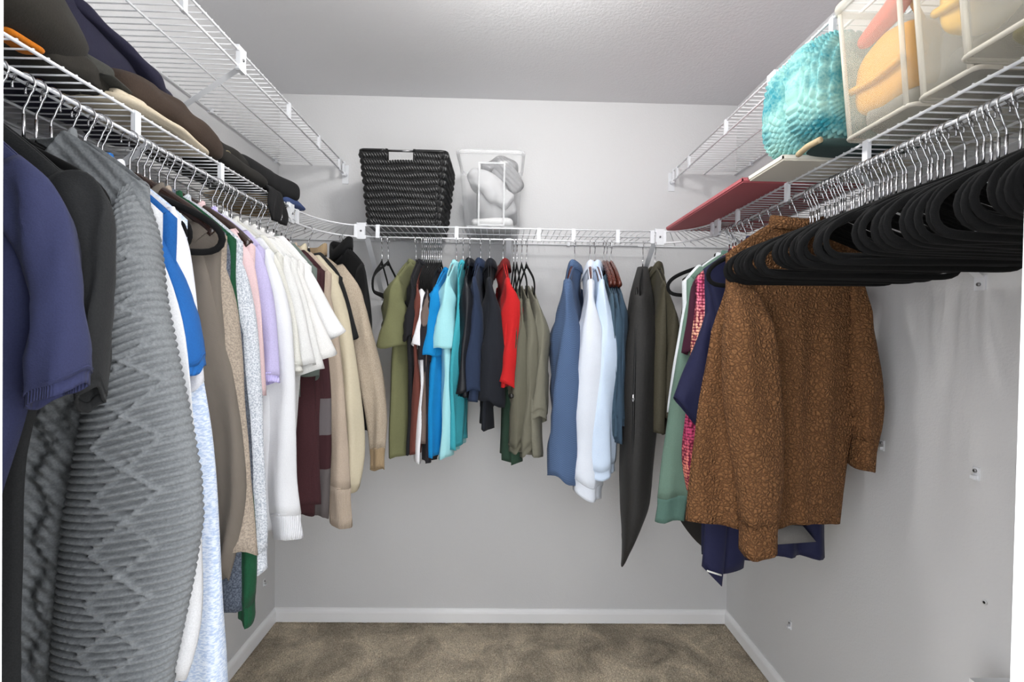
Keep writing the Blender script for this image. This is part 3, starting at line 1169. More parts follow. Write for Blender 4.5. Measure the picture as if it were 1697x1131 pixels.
G('tee_shirt', 'sage grey tee under the white tees, sleeve hem showing', 'shirt', ('L', 1.455), F_('sage_grey', (104, 114, 108)), hem=1.15, wc=.15, wh=.14, short='sage grey tee',
  O=[(482, 396), (512, 440), (526, 520), (534, 590), (532, 628)], sw=(.12, .08))
G('sweater', 'dark maroon long-sleeved sweater beside color-block sweater', 'sweater', ('L', 1.475), F_('dark_maroon', (66, 36, 40), (44, 26, 30), scale=350), hem=.82, short='dark maroon sweater',
  O=[(486, 400), (512, 470), (522, 560), (526, 680), (526, 780), (522, 850)], sw=(.12, .07))
zz = lambda py: at_y(540, py, 1.52)[2] - ZR
m = ramp_z('color_block', [(zz(860), (92, 86, 86)), (zz(778), (58, 32, 36)), (zz(722), (98, 92, 94)), (zz(662), (60, 34, 38)), (zz(600), (60, 34, 38)), (0, (60, 34, 38))], constant=True)
G('sweater', 'color-block sweater in maroon and grey stripes', 'sweater', ('L', 1.52), m, hem=.82, short='maroon and grey color-block sweater',
  O=[(496, 402), (526, 450), (541, 540), (549, 640), (551, 740), (546, 850)], sw=(.12, .065))
m = F_('beige_knit', (182, 166, 150), (160, 144, 128), scale=380)
G('cardigan', 'beige fine-knit cardigan with long ribbed cuff', 'cardigan', ('L', 1.58), m, hem=.85, short='beige fine-knit cardigan',
  O=[(506, 406), (542, 450), (560, 540), (572, 640), (580, 730), (583, 800)], sw=(.11, .078), cuff=.135, cuffmat=F_('beige_rib', (184, 168, 152), (150, 134, 120), kind='rib'), sb=(.026, .024))
m = F_('cream_satin', (202, 192, 168), (192, 180, 154), scale=160, mixw=.3, bump=.15, rough=.42, sheen=0)
G('jacket', 'cream satin bomber jacket with puffed sleeve', 'jacket', ('L', 1.645), m, hem=.92, short='cream satin bomber jacket',
  O=[(520, 412), (558, 450), (580, 520), (596, 610), (606, 700), (607, 760), (598, 806)], sw=(.12, .055), sb=(.034, .032), collar='shirt', th=.022)
G('tee_shirt', 'black tee next to the tan wool sweater', 'shirt', ('L', 1.685), F_('black_tee', (30, 31, 32), (22, 22, 23)), hem=1.03, short='black tee beside tan sweater',
  O=[(528, 414), (562, 448), (580, 500), (591, 540), (597, 566)], sw=(.12, .08))
m = F_('tan_wool', (182, 168, 150), (148, 134, 116), scale=330, mixw=.6, bump=.6)
G('sweater', 'tan wool sweater with darker cuff at the left corner', 'sweater', ((-.716, 1.79), -.22), m, hem=.98, short='tan wool sweater',
  O=[(566, 430), (598, 470), (618, 540), (636, 620), (646, 690), (642, 745)], sw=(.13, .055), sb=(.04, .03), cuff=.075, cuffmat=F_('tan_rib', (164, 142, 112), (140, 118, 92), kind='rib'), th=.022, collar='roll')
G('turtleneck', 'black turtleneck sweater hanging in the left corner', 'sweater', ((-.640, 1.918), -.85), F_('black_knit', (24, 24, 25), (16, 16, 17), scale=300), hem=.98, short='black turtleneck sweater',
  sleeve='long', send=1.0, sw=(.12, .08), ox=.05, collar='roll', top=-.062, neck=.34)

# spare dark hanger lying across the left clothes
loc, rot = place('L', 1.0, 0.0)
loc, rot = place('L', .862, .42)
add_hanger('velvet', loc, rot, 'empty black velvet hanger lying over shoulders of left-hand clothes', None)
for i, y in enumerate((.715, .775, .90, 1.07, 1.255, 1.30, 1.56, 1.615)):
    loc, rot = place('L', y, .03 * (-1) ** i)
    add_hanger('velvet_in', loc, rot, 'empty black velvet hanger squeezed between clothes on left rod', 'empty hangers among the left clothes')

# ================================================================== back rod, from the left corner to the right
HB = 'empty black velvet hangers on the back rod'
for x, yw in ((-.487, .10), (-.462, -.03)):
    loc, rot = place('B', x, yw)
    add_hanger('velvet', loc, rot, 'empty black velvet hanger alone beside the olive tee', HB)
for i in range(9):
    loc, rot = place('B', -.318 + i * .0085, .10 - .016 * i)
    add_hanger('velvet', loc, rot, 'empty black velvet hanger bunched above brown and blue tees', HB, 0)


def zb(py, y=1.72):
    return at_y(833, py, y)[2]


def BG(name, label, cat, px, mat, hem_py, se_py=None, yaw=0.0, long=False, **kw):
    """garment on the back rod: px = hook pixel, hem/sleeve heights from pixel rows at the aisle end"""
    x = at_y(px, 396, YBR)[0]
    d = dict(hem=zb(hem_py), sw=(.14, .10), sb=(.03, .036), ox=.02, hanger='velvet', hemwave=.016, fa=.012)
    if se_py:
        d.update(sleeve='long' if long else 'short', send=zb(se_py))
        if long:
            d.update(sw=(.13, .08), sb=(.03, .028))
    d.update(kw)
    return G(name, label, cat, ('B', x, yaw), mat, **d)


BG('tee_shirt', 'olive green tee next to two empty hangers', 'shirt', 690, F_('olive', (112, 113, 80), (94, 99, 70)), 768, 572, -.17, short='olive green tee', sb=(.032, .050), dv=-.02, wc=.19, wh=.19, th=.026)
BG('tee_shirt', 'black tee tucked between olive tee and rust tee', 'shirt', 700, F_('black_b1', (32, 32, 36), (24, 24, 26)), 758, 560, -.02, short='black tee beside olive tee', sb=(.02, .02), th=.014)
BG('tee_shirt', 'rust brown tee showing as a thin strip', 'shirt', 707, F_('rust', (104, 58, 50)), 757, 562, 0, short='rust brown tee', top=-.136, sb=(.018, .018), th=.012)
BG('tee_shirt', 'white tee showing between rust and taupe tees', 'shirt', 714, F_('white_b', (232, 232, 236)), 772, 580, -.02, short='white tee between rust and taupe', top=-.136, sb=(.02, .024), th=.014, hanger=None)
BG('tee_shirt', 'taupe grey tee beside a long black tee', 'shirt', 722, F_('taupe_b', (112, 98, 92)), 740, 545, -.01, short='taupe grey tee', top=-.136, sb=(.018, .018), th=.012, hanger=None)
BG('tee_shirt', 'long black tee beside the bright blue tee', 'shirt', 729, F_('black_b2', (36, 33, 38), (26, 24, 28)), 774, 598, -.07, short='long black tee', top=-.136, sb=(.026, .030), th=.018, dv=-.012, hanger=None)
BG('tee_shirt', 'bright cyan blue tee with wrinkled sleeve', 'shirt', 745, F_('cyan_blue', (16, 132, 196), (10, 112, 174)), 764, 588, -.12, short='bright cyan blue tee', top=-.136, sb=(.03, .030), th=.022, fa=.010, dv=-.02, hanger=None)
BG('tee_shirt', 'pale aqua tee with loose short sleeve', 'shirt', 757, F_('pale_aqua', (162, 216, 222), (140, 204, 214)), 764, 575, -.06, short='pale aqua tee', sb=(.032, .040), th=.026, fa=.012, dv=-.012)
BG('tank_top', 'turquoise tank top mostly hidden behind the pale aqua tee', 'shirt', 768, F_('turquoise', (62, 164, 178)), 748, None, 0, short='turquoise tank top', th=.014)
BG('jacket', 'shiny black windbreaker beside the navy polo', 'jacket', 779, F_('shiny_black', (26, 28, 34), (18, 20, 24), scale=80, rough=.4, sheen=0), 660, 655, .0, long=True, short='shiny black windbreaker', collar='shirt', sb=(.03, .030))
BG('polo_shirt', 'dark navy blue polo with open sleeve', 'shirt', 797, F_('dark_navy', (40, 52, 76), (30, 40, 60)), 668, 655, -.07, long=True, short='dark navy polo', collar='shirt', sb=(.030, .034))
BG('polo_shirt', 'black polo with hem drooping to a point', 'shirt', 812, F_('black_polo', (30, 33, 40), (22, 24, 29)), 706, 672, .03, long=True, short='black polo with drooping hem', collar='shirt', sb=(.036, .044), dv=.012, hemtilt=-.03)
BG('polo_shirt', 'bright red shirt with long folded sleeve', 'shirt', 834, F_('bright_red', (190, 32, 34), (168, 24, 26)), 645, 637, .10, long=True, short='bright red shirt', collar='shirt', collarmat=F_('red_collar', (110, 30, 30)), sb=(.036, .040), sw=(.14, .10), dv=.012)
BG('tunic', 'dark bottle green tunic hanging below the red shirt', 'shirt', 852, F_('bottle_green', (46, 70, 56), (38, 58, 46)), 774, None, .04, short='dark bottle green tunic', th=.026, wh=.20, collar=None, fa=.012, top=-.2, drop=.03)
gg = [(857, 742, 735, .06, (102, 100, 86), 'grey-green field shirt with dark cuff button', 'grey-green field shirt'),
      (865, 752, 745, .10, (112, 110, 96), 'grey-green linen shirt between field shirt and utility shirt', 'grey-green linen shirt'),
      (873, 760, 690, .16, (122, 120, 106), 'pale grey-green utility shirt with rolled sleeve', 'pale grey-green utility shirt')]
for px, hp, sp, yw, c, lb, shn in gg:
    r_, p2, b_ = BG('utility_shirt', lb, 'shirt', px, F_('greygreen_%d' % px, c, tuple(int(q * .88) for q in c), kind='twill', mixw=.3), hp, sp, yw, long=True, short=shn, top=-.19, drop=.07, sb=(.030, .032), fa=.012, th=.024,
                    collar=None, cuff=.03, dv=.008 * (px - 857) / 8)
    if px == 857:
        V, F = tube([(.235, -.030, -.60), (.243, -.036, -.60)], .009, 12)
        mobj('button', V, F, BTN_D, r_)
m = F_('blue_blazer', (84, 106, 140), (58, 78, 112), kind='check', mixw=.6)
BG('blazer', 'slate blue woven blazer with sleeve buttons', 'blazer', 953, m, 745, 800, -.28, long=True, short='slate blue woven blazer', collar='shirt', hanger='wood', sb=(.055, .050), th=.03, sw=(.15, .085), ox=.035)
m = F_('white_dress', (220, 226, 236), (208, 215, 228), rough=.7)
BG('dress_shirt', 'white dress shirt with long buttoned cuff', 'shirt', 978, m, 770, 800, -.15, long=True, short='white dress shirt', collar='shirt', hanger='wood', sb=(.05, .055), th=.026, cuff=.055, ox=.035, fa=.012)
m = F_('pale_blue_dress', (206, 222, 242), (190, 210, 236), rough=.7)
BG('dress_shirt', 'pale blue dress shirt next to the white dress shirt', 'shirt', 986, m, 750, 770, -.04, long=True, short='pale blue dress shirt', collar='shirt', hanger='wood', sb=(.045, .045), th=.026, fa=.014, dv=.01, cuff=.04, ox=.03)
tj = [(1001, 735, 735, (74, 96, 112), 'slate teal denim shirt beside the pale blue dress shirt', 'slate teal denim shirt', -.03),
      (1006, 725, 690, (64, 86, 104), 'dark teal chambray shirt between two denim shirts', 'dark teal chambray shirt', -.02),
      (1013, 735, 700, (58, 78, 96), 'dusty blue denim shirt beside the black garment bag', 'dusty blue denim shirt', -.01)]
for px, hp, sp, c, lb, shn, yw in tj:
    BG('denim_shirt', lb, 'shirt', px, F_('teal_%d' % px, c, tuple(int(q * .8) for q in c), kind='twill', mixw=.4), hp, sp, yw, long=True, short=shn, hanger='wood', top=-.16, drop=.075, sb=(.026, .022), th=.014, cuff=.03, collar='shirt', ox=.0)


def garment_bag(px, label, short, mat, hem, length_pts, yaw, zipc):
    x = at_y(px, 396, YBR)[0]
    loc, rot = place('B', x, yaw)
    root = empty('garment_bag', loc, rot)
    tag(root, label, 'garment bag')
    # loft of flattened rings from neck to a pointed hem
    n, m_ = 50, 36
    V = []
    nz = Noise2(77)
    for i in range(n):
        t = i / (n - 1)
        z = -.105 + (hem + .105) * t
        w = np.interp(t, [0, .06, .12, .5, .86, .95, 1], [.03, .13, .20, .235, .23, .19, .13])
        th = np.interp(t, [0, .1, .25, .6, .85, 1], [.02, .04, .060, .068, .055, .022])
        cx = np.interp(t, [0, .5, .85, 1], [0, .01, .02, .06])
        for j in range(m_):
            a = 2 * math.pi * j / m_
            c, s = math.cos(a), math.sin(a)
            tl = max(0.0, (t - .8) / .2)
            V.append((cx + w * np.sign(c) * abs(c) ** .6, th * np.sign(s) * abs(s) ** .75 * (1 + .16 * nz(c * 3, t * 6)) + .010 * nz(c * 4, t * 8, 3) * t - .035 * tl ** 2, z + .006 * nz(c * 3, t * 5, 1) - .05 * tl * (c - .2) + .05 * tl * np.sign(s) * abs(s) ** .75))
    mobj('cover', V, grid_faces(n, m_) + [tuple((n - 1) * m_ + j for j in range(m_))], mat, root)
    zp = MB()
    P = [(np.interp(t, [0, .5, 1], [.19, .25, .23]), -.012, -.2 + (hem + .3) * t) for t in np.linspace(0, 1, 30)]
    zp.tube(P, .004, 6)
    zo = zp.build('zipper', zipc, root, True)
    pl = MB().box(.244, .252, -.017, -.011, -.610, -.590).tube([(.256, -.014, -.59), (.262, -.014, -.60), (.256, -.014, -.612)], .003, 6)
    pl.build('zip_pull', M_SCREW, zo)
    hk = hanger_meshes('velvet')
    h = empty('velvet_hanger', loc, rot)
    tag(h, 'black velvet hanger holding the %s' % short, 'hanger', 'hangers carrying clothes')
    for nm, me in hk.items():
        link(nm, me, h)
    return root


m = fabric('bag_black', (44, 43, 42), (32, 31, 31), scale=140, rough=.6, bump=.4)
garment_bag(1066, 'long black zippered garment bag with pointed bottom', 'long black garment bag', m, zb(925) - ZR, None, -.32, plain('black_zip', (14, 14, 14), .5))
m = F_('dark_olive', (72, 68, 54), (56, 53, 42), scale=200, rough=.7)
BG('coat', 'dark olive rain coat beside the garment bag', 'coat', 1086, m, 720, 700, -.12, long=True, short='dark olive rain coat', collar='shirt', sb=(.03, .036), dv=.03, th=.03, ox=.0)

# ================================================================== right rod, from the corner to the door
HR = 'empty black velvet hangers on the right rod'
loc, rot = place('R', 1.655, -.04)
add_hanger('velvet', loc, rot, 'empty black velvet hanger sticking out behind sage sweatshirt', HR)
G('dress', 'black dress with pointed hem behind the sage sweatshirt', 'dress', ('R', 1.63), F_('black_dress', (38, 36, 34)), hem=.62, short='black dress with pointed hem', sh=.17, wc=.18, wh=.20, hemc=.16, th=.014)
G('long_sleeve_shirt', 'white long-sleeved top beside the sage sweatshirt', 'shirt', ('R', 1.61), F_('white_r', (226, 230, 234)), hem=1.0, short='white long-sleeved top',
  O=[(1160, 432), (1142, 470), (1128, 515), (1113, 600), (1104, 680)], sw=(.12, .09))
m = F_('sage', (104, 130, 116), (94, 118, 106), scale=350)
G('sweatshirt', 'sage green sweatshirt with wide sleeve band', 'sweatshirt', ('R', 1.57), m, hem=.88, short='sage green sweatshirt',
  O=[(1166, 430), (1142, 470), (1128, 530), (1113, 630), (1100, 730), (1086, 820)], sw=(.12, .10), sb=(.03, .03), cuff=.085, cuffmat=F_('sage_band', (86, 116, 106), (76, 104, 96)), th=.02)
G('tee_shirt', 'burgundy top showing as a thin strip beside pink crochet', 'shirt', ('R', 1.535), F_('burgundy', (64, 26, 44)), hem=1.05, short='burgundy top', sleeve='short', sh=.16, send=1.3, ox=.042, sw=(.12, .08))
zp = lambda py: at_y(1150, py, 1.495)[2] - ZR
m = ramp_z('crochet_pink', [(zp(820), (240, 150, 130)), (zp(770), (248, 150, 130)), (zp(720), (226, 84, 130)), (zp(650), (232, 96, 140)), (zp(590), (244, 168, 140)), (zp(540), (248, 188, 158)), (zp(500), (236, 130, 150)), (zp(465), (226, 96, 140)), (zp(440), (242, 178, 150)), (zp(400), (250, 196, 150)), (0, (250, 196, 150))], crochet=True, bump=1.0)
G('sweater', 'pink and peach crochet sweater with open mesh', 'sweater', ('R', 1.495), m, hem=.95, short='pink and peach crochet sweater',
  O=[(1188, 428), (1165, 462), (1153, 520), (1143, 600), (1132, 690), (1126, 760), (1136, 812)], sw=(.12, .05), sb=(.034, .03), th=.02)
m = F_('navy_twill', (32, 34, 66), (26, 28, 54), scale=500, rough=.75)
r_, p2, b_ = G('scrub_top', 'navy blue top with wide short sleeve and pale piping', 'shirt', ('R', 1.43), m, hem=.84, short='navy top with pale piping',
               O=[(1205, 440), (1172, 500), (1145, 580), (1112, 660)], I=[(1240, 500), (1226, 580), (1198, 650), (1160, 706)], sb=(.03, .03), th=.022, ndip=.06)
q = p2([(1126, 664), (1150, 690)])
V, F = tube([(q[0][0], -.042, q[0][1]), (q[1][0], -.046, q[1][1])], .0018, 6)
mobj('piping', V, F, BTN_W, r_)
r_, p2, b_ = G('shirt', 'navy blue fishing shirt with grey hem panel under the sherpa', 'shirt', ('R', 1.385), F_('navy_poplin', (28, 31, 62), (22, 25, 52), rough=.7), hem=at_y(1300, 922, 1.385)[2], short='navy fishing shirt',
               wc=.215, wh=.225, collar='shirt', fa=.01, EL=[(1390, 470), (1385, 600), (1370, 760), (1368, 920)], ER=[(1195, 470), (1180, 600), (1168, 760), (1165, 930)])
mm = F_('grey_panel', (120, 118, 116))
q = p2([(1280, 868), (1330, 872), (1352, 898), (1280, 903)], .034)
mobj('hem_panel', [(a, .034 + d, b) for d in (-.002, .002) for a, b in q], [(0, 1, 2, 3), (7, 6, 5, 4), (0, 4, 5, 1), (1, 5, 6, 2), (2, 6, 7, 3), (3, 7, 4, 0)], mm, r_)


def navy_tails():
    # long navy trousers folded over a hanger bar: two legs reach below the jacket
    loc, rot = place('R', 1.335)
    root = empty('trousers', loc, rot)
    tag(root, 'navy blue trousers with small white logo mark below the sherpa jacket', 'trousers')
    mat = F_('navy_trouser', (27, 29, 60), (22, 24, 50), rough=.8)
    for k_, (pts, dv_) in enumerate(([[(1195, 500), (1160, 935), (1192, 968), (1232, 500)], .012], [[(1230, 500), (1194, 955), (1236, 944), (1275, 500)], -.012])):
        X = np.array([math.cos(rot), math.sin(rot), 0])
        Nn = np.array([-math.sin(rot), math.cos(rot), 0])
        L0 = np.array(loc)
        uz = []
        for p in pts:
            d = ray(*p)
            t = ((L0 - CAMPOS) @ Nn) / (d @ Nn)
            q_ = CAMPOS + d * t - L0
            uz.append((q_ @ X, q_[2]))
        (a0, a1, b1, b0) = uz
        V = []
        n, m_ = 24, 20
        for i in range(n):
            t = i / (n - 1)
            A = np.array(a0) * (1 - t) + np.array(a1) * t
            B = np.array(b0) * (1 - t) + np.array(b1) * t
            for j in range(m_):
                a = 2 * math.pi * j / m_
                mid, hf = (A + B) / 2, (A - B) / 2
                V.append((mid[0] + hf[0] * math.cos(a), dv_ + .012 * math.sin(a) + .004 * math.sin(t * 9 + k_), mid[1] + hf[1] * math.cos(a)))
        lg = mobj('leg', V, grid_faces(n, m_), mat, root)
        solid(lg, .002)
        if k_ == 0:
            d = ray(1176, 938)
            t = ((L0 - CAMPOS) @ Nn) / (d @ Nn)
            q_ = CAMPOS + d * t - L0
            V, F = tube([(q_ @ X + .02, .03, q_[2]), (q_ @ X - .02, .03, q_[2] - .012)], .0025, 6)
            mobj('logo_mark', V, F, BTN_W, lg)
    add_hanger('velvet', loc, rot, 'black velvet hanger holding the navy blue trousers', 'hangers carrying clothes')


navy_tails()
m = F_('brown_sherpa', (128, 90, 58), (78, 50, 30), kind='sherpa', mixw=.8, scale=260, rough=1.0, sheen=.0)
G('jacket', 'brown sherpa fleece jacket with thick sleeve', 'jacket', ('R', 1.27), m, hem=at_y(1280, 866, 1.27)[2], short='brown sherpa fleece jacket', th=.032, fa=.006, wrinkle=.004,
  EL=[(1422, 470), (1426, 560), (1418, 700), (1404, 800), (1392, 870)], ER=[(1205, 470), (1176, 550), (1160, 660), (1146, 780), (1134, 880)],
  O=[(1203, 490), (1190, 545), (1190, 640), (1200, 730), (1213, 800), (1216, 855)], I=[(1268, 480), (1282, 545), (1290, 640), (1296, 730), (1294, 800), (1288, 858)], sb=(.045, .048), dv=.078, cuff=.085,
  O2=[(1424, 475), (1440, 540), (1455, 630), (1456, 680), (1447, 722)], I2=[(1400, 500), (1400, 560), (1402, 620), (1408, 680), (1412, 725)], b2=.0, collar='shirt', top=-.075, drop=.085, sh=.19, fine=(50, 70))

random.seed(4)
ys = []
y = 1.215
while y > .47:
    ys.append(y)
    y -= random.choice((.009, .011, .013, .016, .012, .022))
for i, y in enumerate(ys):
    loc, rot = place('R', y, random.uniform(-.17, .17))
    add_hanger('velvet', loc, rot, 'empty black velvet hanger packed tightly on the right rod', HR, random.uniform(-.03, .03)).scale = (random.uniform(.95, 1.03),) * 3

# ================================================================== things on the shelves
ZS = ZD + .0045        # top of the deck wires


def loft(name, P, rx, rz, mat, parent=None, n=28, m=44, ex=.75, amp=.009, fr=16., seed=1, side=None, caps=True, relief=None, flatb=True):
    """lumpy bundle swept along P; rx sideways radius, rz vertical radius"""
    P = resample(P, m, 2)
    tq = np.linspace(0, 1, m)
    ti = np.linspace(0, 1, len(rx))
    RX = np.interp(tq, ti, rx)
    RZ = np.interp(tq, ti, rz)
    T = np.gradient(P, axis=0)
    T /= np.linalg.norm(T, axis=1)[:, None]
    nz = Noise2(seed, 10)
    rows = []
    end = np.sqrt(np.clip(1 - (2 * tq - 1) ** 10, 0, 1)) * .92 + .08
    for i in range(m):
        s = np.cross(T[i], (0, 0, 1.0))
        s /= np.linalg.norm(s)
        u = np.cross(s, T[i])
        a = np.linspace(0, 2 * math.pi, n, endpoint=False)
        c, sn = np.cos(a), np.sin(a)
        c = np.sign(c) * np.abs(c) ** ex
        sn = np.sign(sn) * np.abs(sn) ** ex
        q = P[i][None, :] + s[None, :] * (c * RX[i] * end[i])[:, None] + u[None, :] * (sn * RZ[i] * end[i])[:, None]
        d = amp * nz(q[:, 0] * fr, q[:, 1] * fr, q[:, 2] * fr * 1.4) + amp * .5 * nz(q[:, 0] * fr * 2.3, q[:, 2] * fr * 2.9, q[:, 1] * fr * 2)
        d = d + amp * 1.1 * (.5 - np.abs(np.sin(1.6 * nz(q[:, 1] * fr * .8, q[:, 2] * fr * 1.5, q[:, 0] * fr) + 1)))
        nrm = s[None, :] * c[:, None] + u[None, :] * sn[:, None]
        if relief is not None:
            d = d + relief(a, tq[i], q)
        q = q + nrm * d[:, None]
        rows.append(q)
    V = np.concatenate(rows)
    if flatb:
        V[:, 2] = np.maximum(V[:, 2], ZS)
    F = grid_faces(m, n)
    if caps:
        F = F + [tuple(range(n))[::-1], tuple((m - 1) * n + j for j in range(n))]
    return mobj(name, V, F, mat, parent)


def pile(name, label, cat, group=None):
    o = empty(name, (0, 0, 0))
    tag(o, label, cat, group)
    return o


# ---- left lower shelf
GL = 'clothes lying on the left shelf'
m = F_('blackish_olive', (44, 41, 36), (34, 32, 28), scale=300)
o = pile('folded_coat', 'black-olive padded coat rolled up on the left shelf', 'coat', GL)
loft('body', [(-.87, .42, ZS + .10), (-.85, .62, ZS + .10), (-.845, .80, ZS + .085), (-.85, .93, ZS + .07)], [.13, .14, .13, .10], [.10, .10, .082, .062], m, o, seed=3, amp=.008)
loft('sleeve', [(-.80, .80, ZS + .035), (-.80, .90, ZS + .034), (-.81, .985, ZS + .030)], [.05, .05, .045], [.036, .034, .028], m, o, seed=4)
o = pile('folded_cloth', 'orange folded cloth under the black-olive coat', 'cloth', GL)
loft('fold', [(-.76, .735, ZS + .010), (-.76, .80, ZS + .010)], [.024, .024], [.009, .009], F_('orange_cloth', (196, 112, 22)), o, seed=9, m=14, n=16, amp=.002)
m = F_('navy_hoodie', (34, 33, 52), (27, 26, 42), scale=350)
o = pile('folded_hoodie', 'navy blue hoodie heaped against the left wall', 'hoodie', GL)
loft('body', [(-.93, .86, ZS + .11), (-.92, 1.0, ZS + .12), (-.915, 1.14, ZS + .11), (-.91, 1.27, ZS + .08)], [.10, .105, .105, .09], [.10, .115, .105, .08], m, o, seed=5, amp=.014)
loft('sleeve', [(-.86, .95, ZS + .20), (-.83, 1.08, ZS + .165), (-.835, 1.22, ZS + .10)], [.035, .042, .03], [.022, .026, .022], m, o, seed=6, flatb=False)
m = F_('brown_cord', (62, 50, 42), (48, 39, 33), scale=300)
o = pile('folded_trousers', 'dark brown trousers folded in front of the navy hoodie', 'trousers', GL)
loft('leg', [(-.79, .98, ZS + .062), (-.785, 1.10, ZS + .060), (-.775, 1.22, ZS + .042), (-.765, 1.30, ZS + .03)], [.05, .055, .05, .035], [.040, .042, .036, .026], m, o, seed=8, amp=.007)
loft('leg', [(-.85, 1.0, ZS + .05), (-.85, 1.15, ZS + .05), (-.84, 1.29, ZS + .035)], [.05, .055, .04], [.045, .045, .03], m, o, seed=18, amp=.007)
o = pile('folded_shirt', 'cream linen shirt folded flat under brown trousers', 'shirt', GL)
m = F_('cream_linen', (206, 194, 172), (190, 176, 152), scale=250)
loft('fold', [(-.80, .93, ZS + .012), (-.795, 1.08, ZS + .012), (-.79, 1.25, ZS + .010)], [.075, .08, .055], [.012, .012, .010], m, o, seed=12, amp=.003)
loft('collar', [(-.752, .94, ZS + .020), (-.752, 1.02, ZS + .024)], [.016, .016], [.012, .010], m, o, seed=13, m=14, n=16, amp=.002)
o = pile('cap', 'dark grey cap peeking out above the front wire', 'cap', GL)
loft('crown', [(-.80, .90, ZS + .05), (-.79, .96, ZS + .05)], [.045, .045], [.028, .026], F_('cap_grey', (62, 62, 58)), o, seed=14, m=16, amp=.003)
loft('brim', [(-.752, .915, ZS + .04), (-.752, .975, ZS + .03)], [.02, .02], [.004, .004], F_('cap_grey', (62, 62, 58)), o, seed=15, m=12, n=14, amp=.001)
m = F_('soft_black', (38, 36, 33), (28, 26, 25), scale=300)
o = pile('folded_jacket', 'black belted jacket with metal buckle lying on left shelf', 'jacket', GL)
loft('body', [(-.87, 1.26, ZS + .07), (-.86, 1.42, ZS + .055), (-.84, 1.60, ZS + .045)], [.085, .09, .075], [.066, .055, .04], m, o, seed=21, amp=.010)
loft('belt', [(-.765, 1.27, ZS + .035), (-.76, 1.42, ZS + .030), (-.755, 1.54, ZS + .026)], [.026, .028, .026], [.022, .020, .018], m, o, seed=22, amp=.005)
V, F = tube([(-.742 + .0, 1.315 + .014 * math.cos(a), ZS + .038 + .009 * math.sin(a)) for a in np.linspace(0, 6.283, 18, endpoint=False)], .0022, 6, closed=True)
mobj('buckle', V, F, plain('brass_buckle', (196, 180, 140), .3, metal=1.0), o)
o = pile('folded_jeans', 'black jeans with an open leg hem overhanging left shelf end', 'jeans', GL)
m2 = F_('black_denim', (30, 30, 31), (20, 20, 22), scale=400)
loft('leg', [(-.84, 1.46, ZS + .070), (-.80, 1.62, ZS + .062), (-.755, 1.745, ZS + .054)], [.06, .052, .042], [.036, .036, .034], m2, o, seed=23, amp=.006, caps=False, flatb=False)
# strap of cloth that falls over the front wire
P = [(-.82, 1.56, ZS + .035), (-.76, 1.56, ZS + .03), (-.722, 1.555, ZS + .01), (-.718, 1.55, ZS - .04), (-.722, 1.56, ZS - .085)]
P = resample(P, 20, 2)
V = []
for i, q in enumerate(P):
    for j in range(9):
        w = (j / 8 - .5) * (.10 + .02 * math.sin(i * .5))
        V.append((q[0] + .006 * math.sin(j * 1.7 + i * .4), q[1] + w, q[2]))
ov = mobj('flap', V, grid_faces(20, 9, False), m2, o)
solid(ov, .006)
o = pile('denim_cloth', 'small folded blue denim piece at end of left shelf', 'cloth', GL)
loft('fold', [(-.775, 1.66, ZS + .022), (-.755, 1.73, ZS + .018), (-.735, 1.79, ZS + .012)], [.035, .03, .022], [.020, .016, .010], F_('blue_denim', (66, 82, 124), (46, 58, 96)), o, seed=25, m=18, amp=.004)
o = pile('folded_blanket', 'tan folded blanket lying under black jeans on corner shelf', 'blanket', GL)
loft('fold', [(-.90, 1.60, ZS + .016), (-.90, 1.90, ZS + .016)], [.11, .11], [.016, .016], F_('tan_blanket', (196, 168, 128)), o, seed=26, amp=.003)

# ---- back shelf: wicker basket


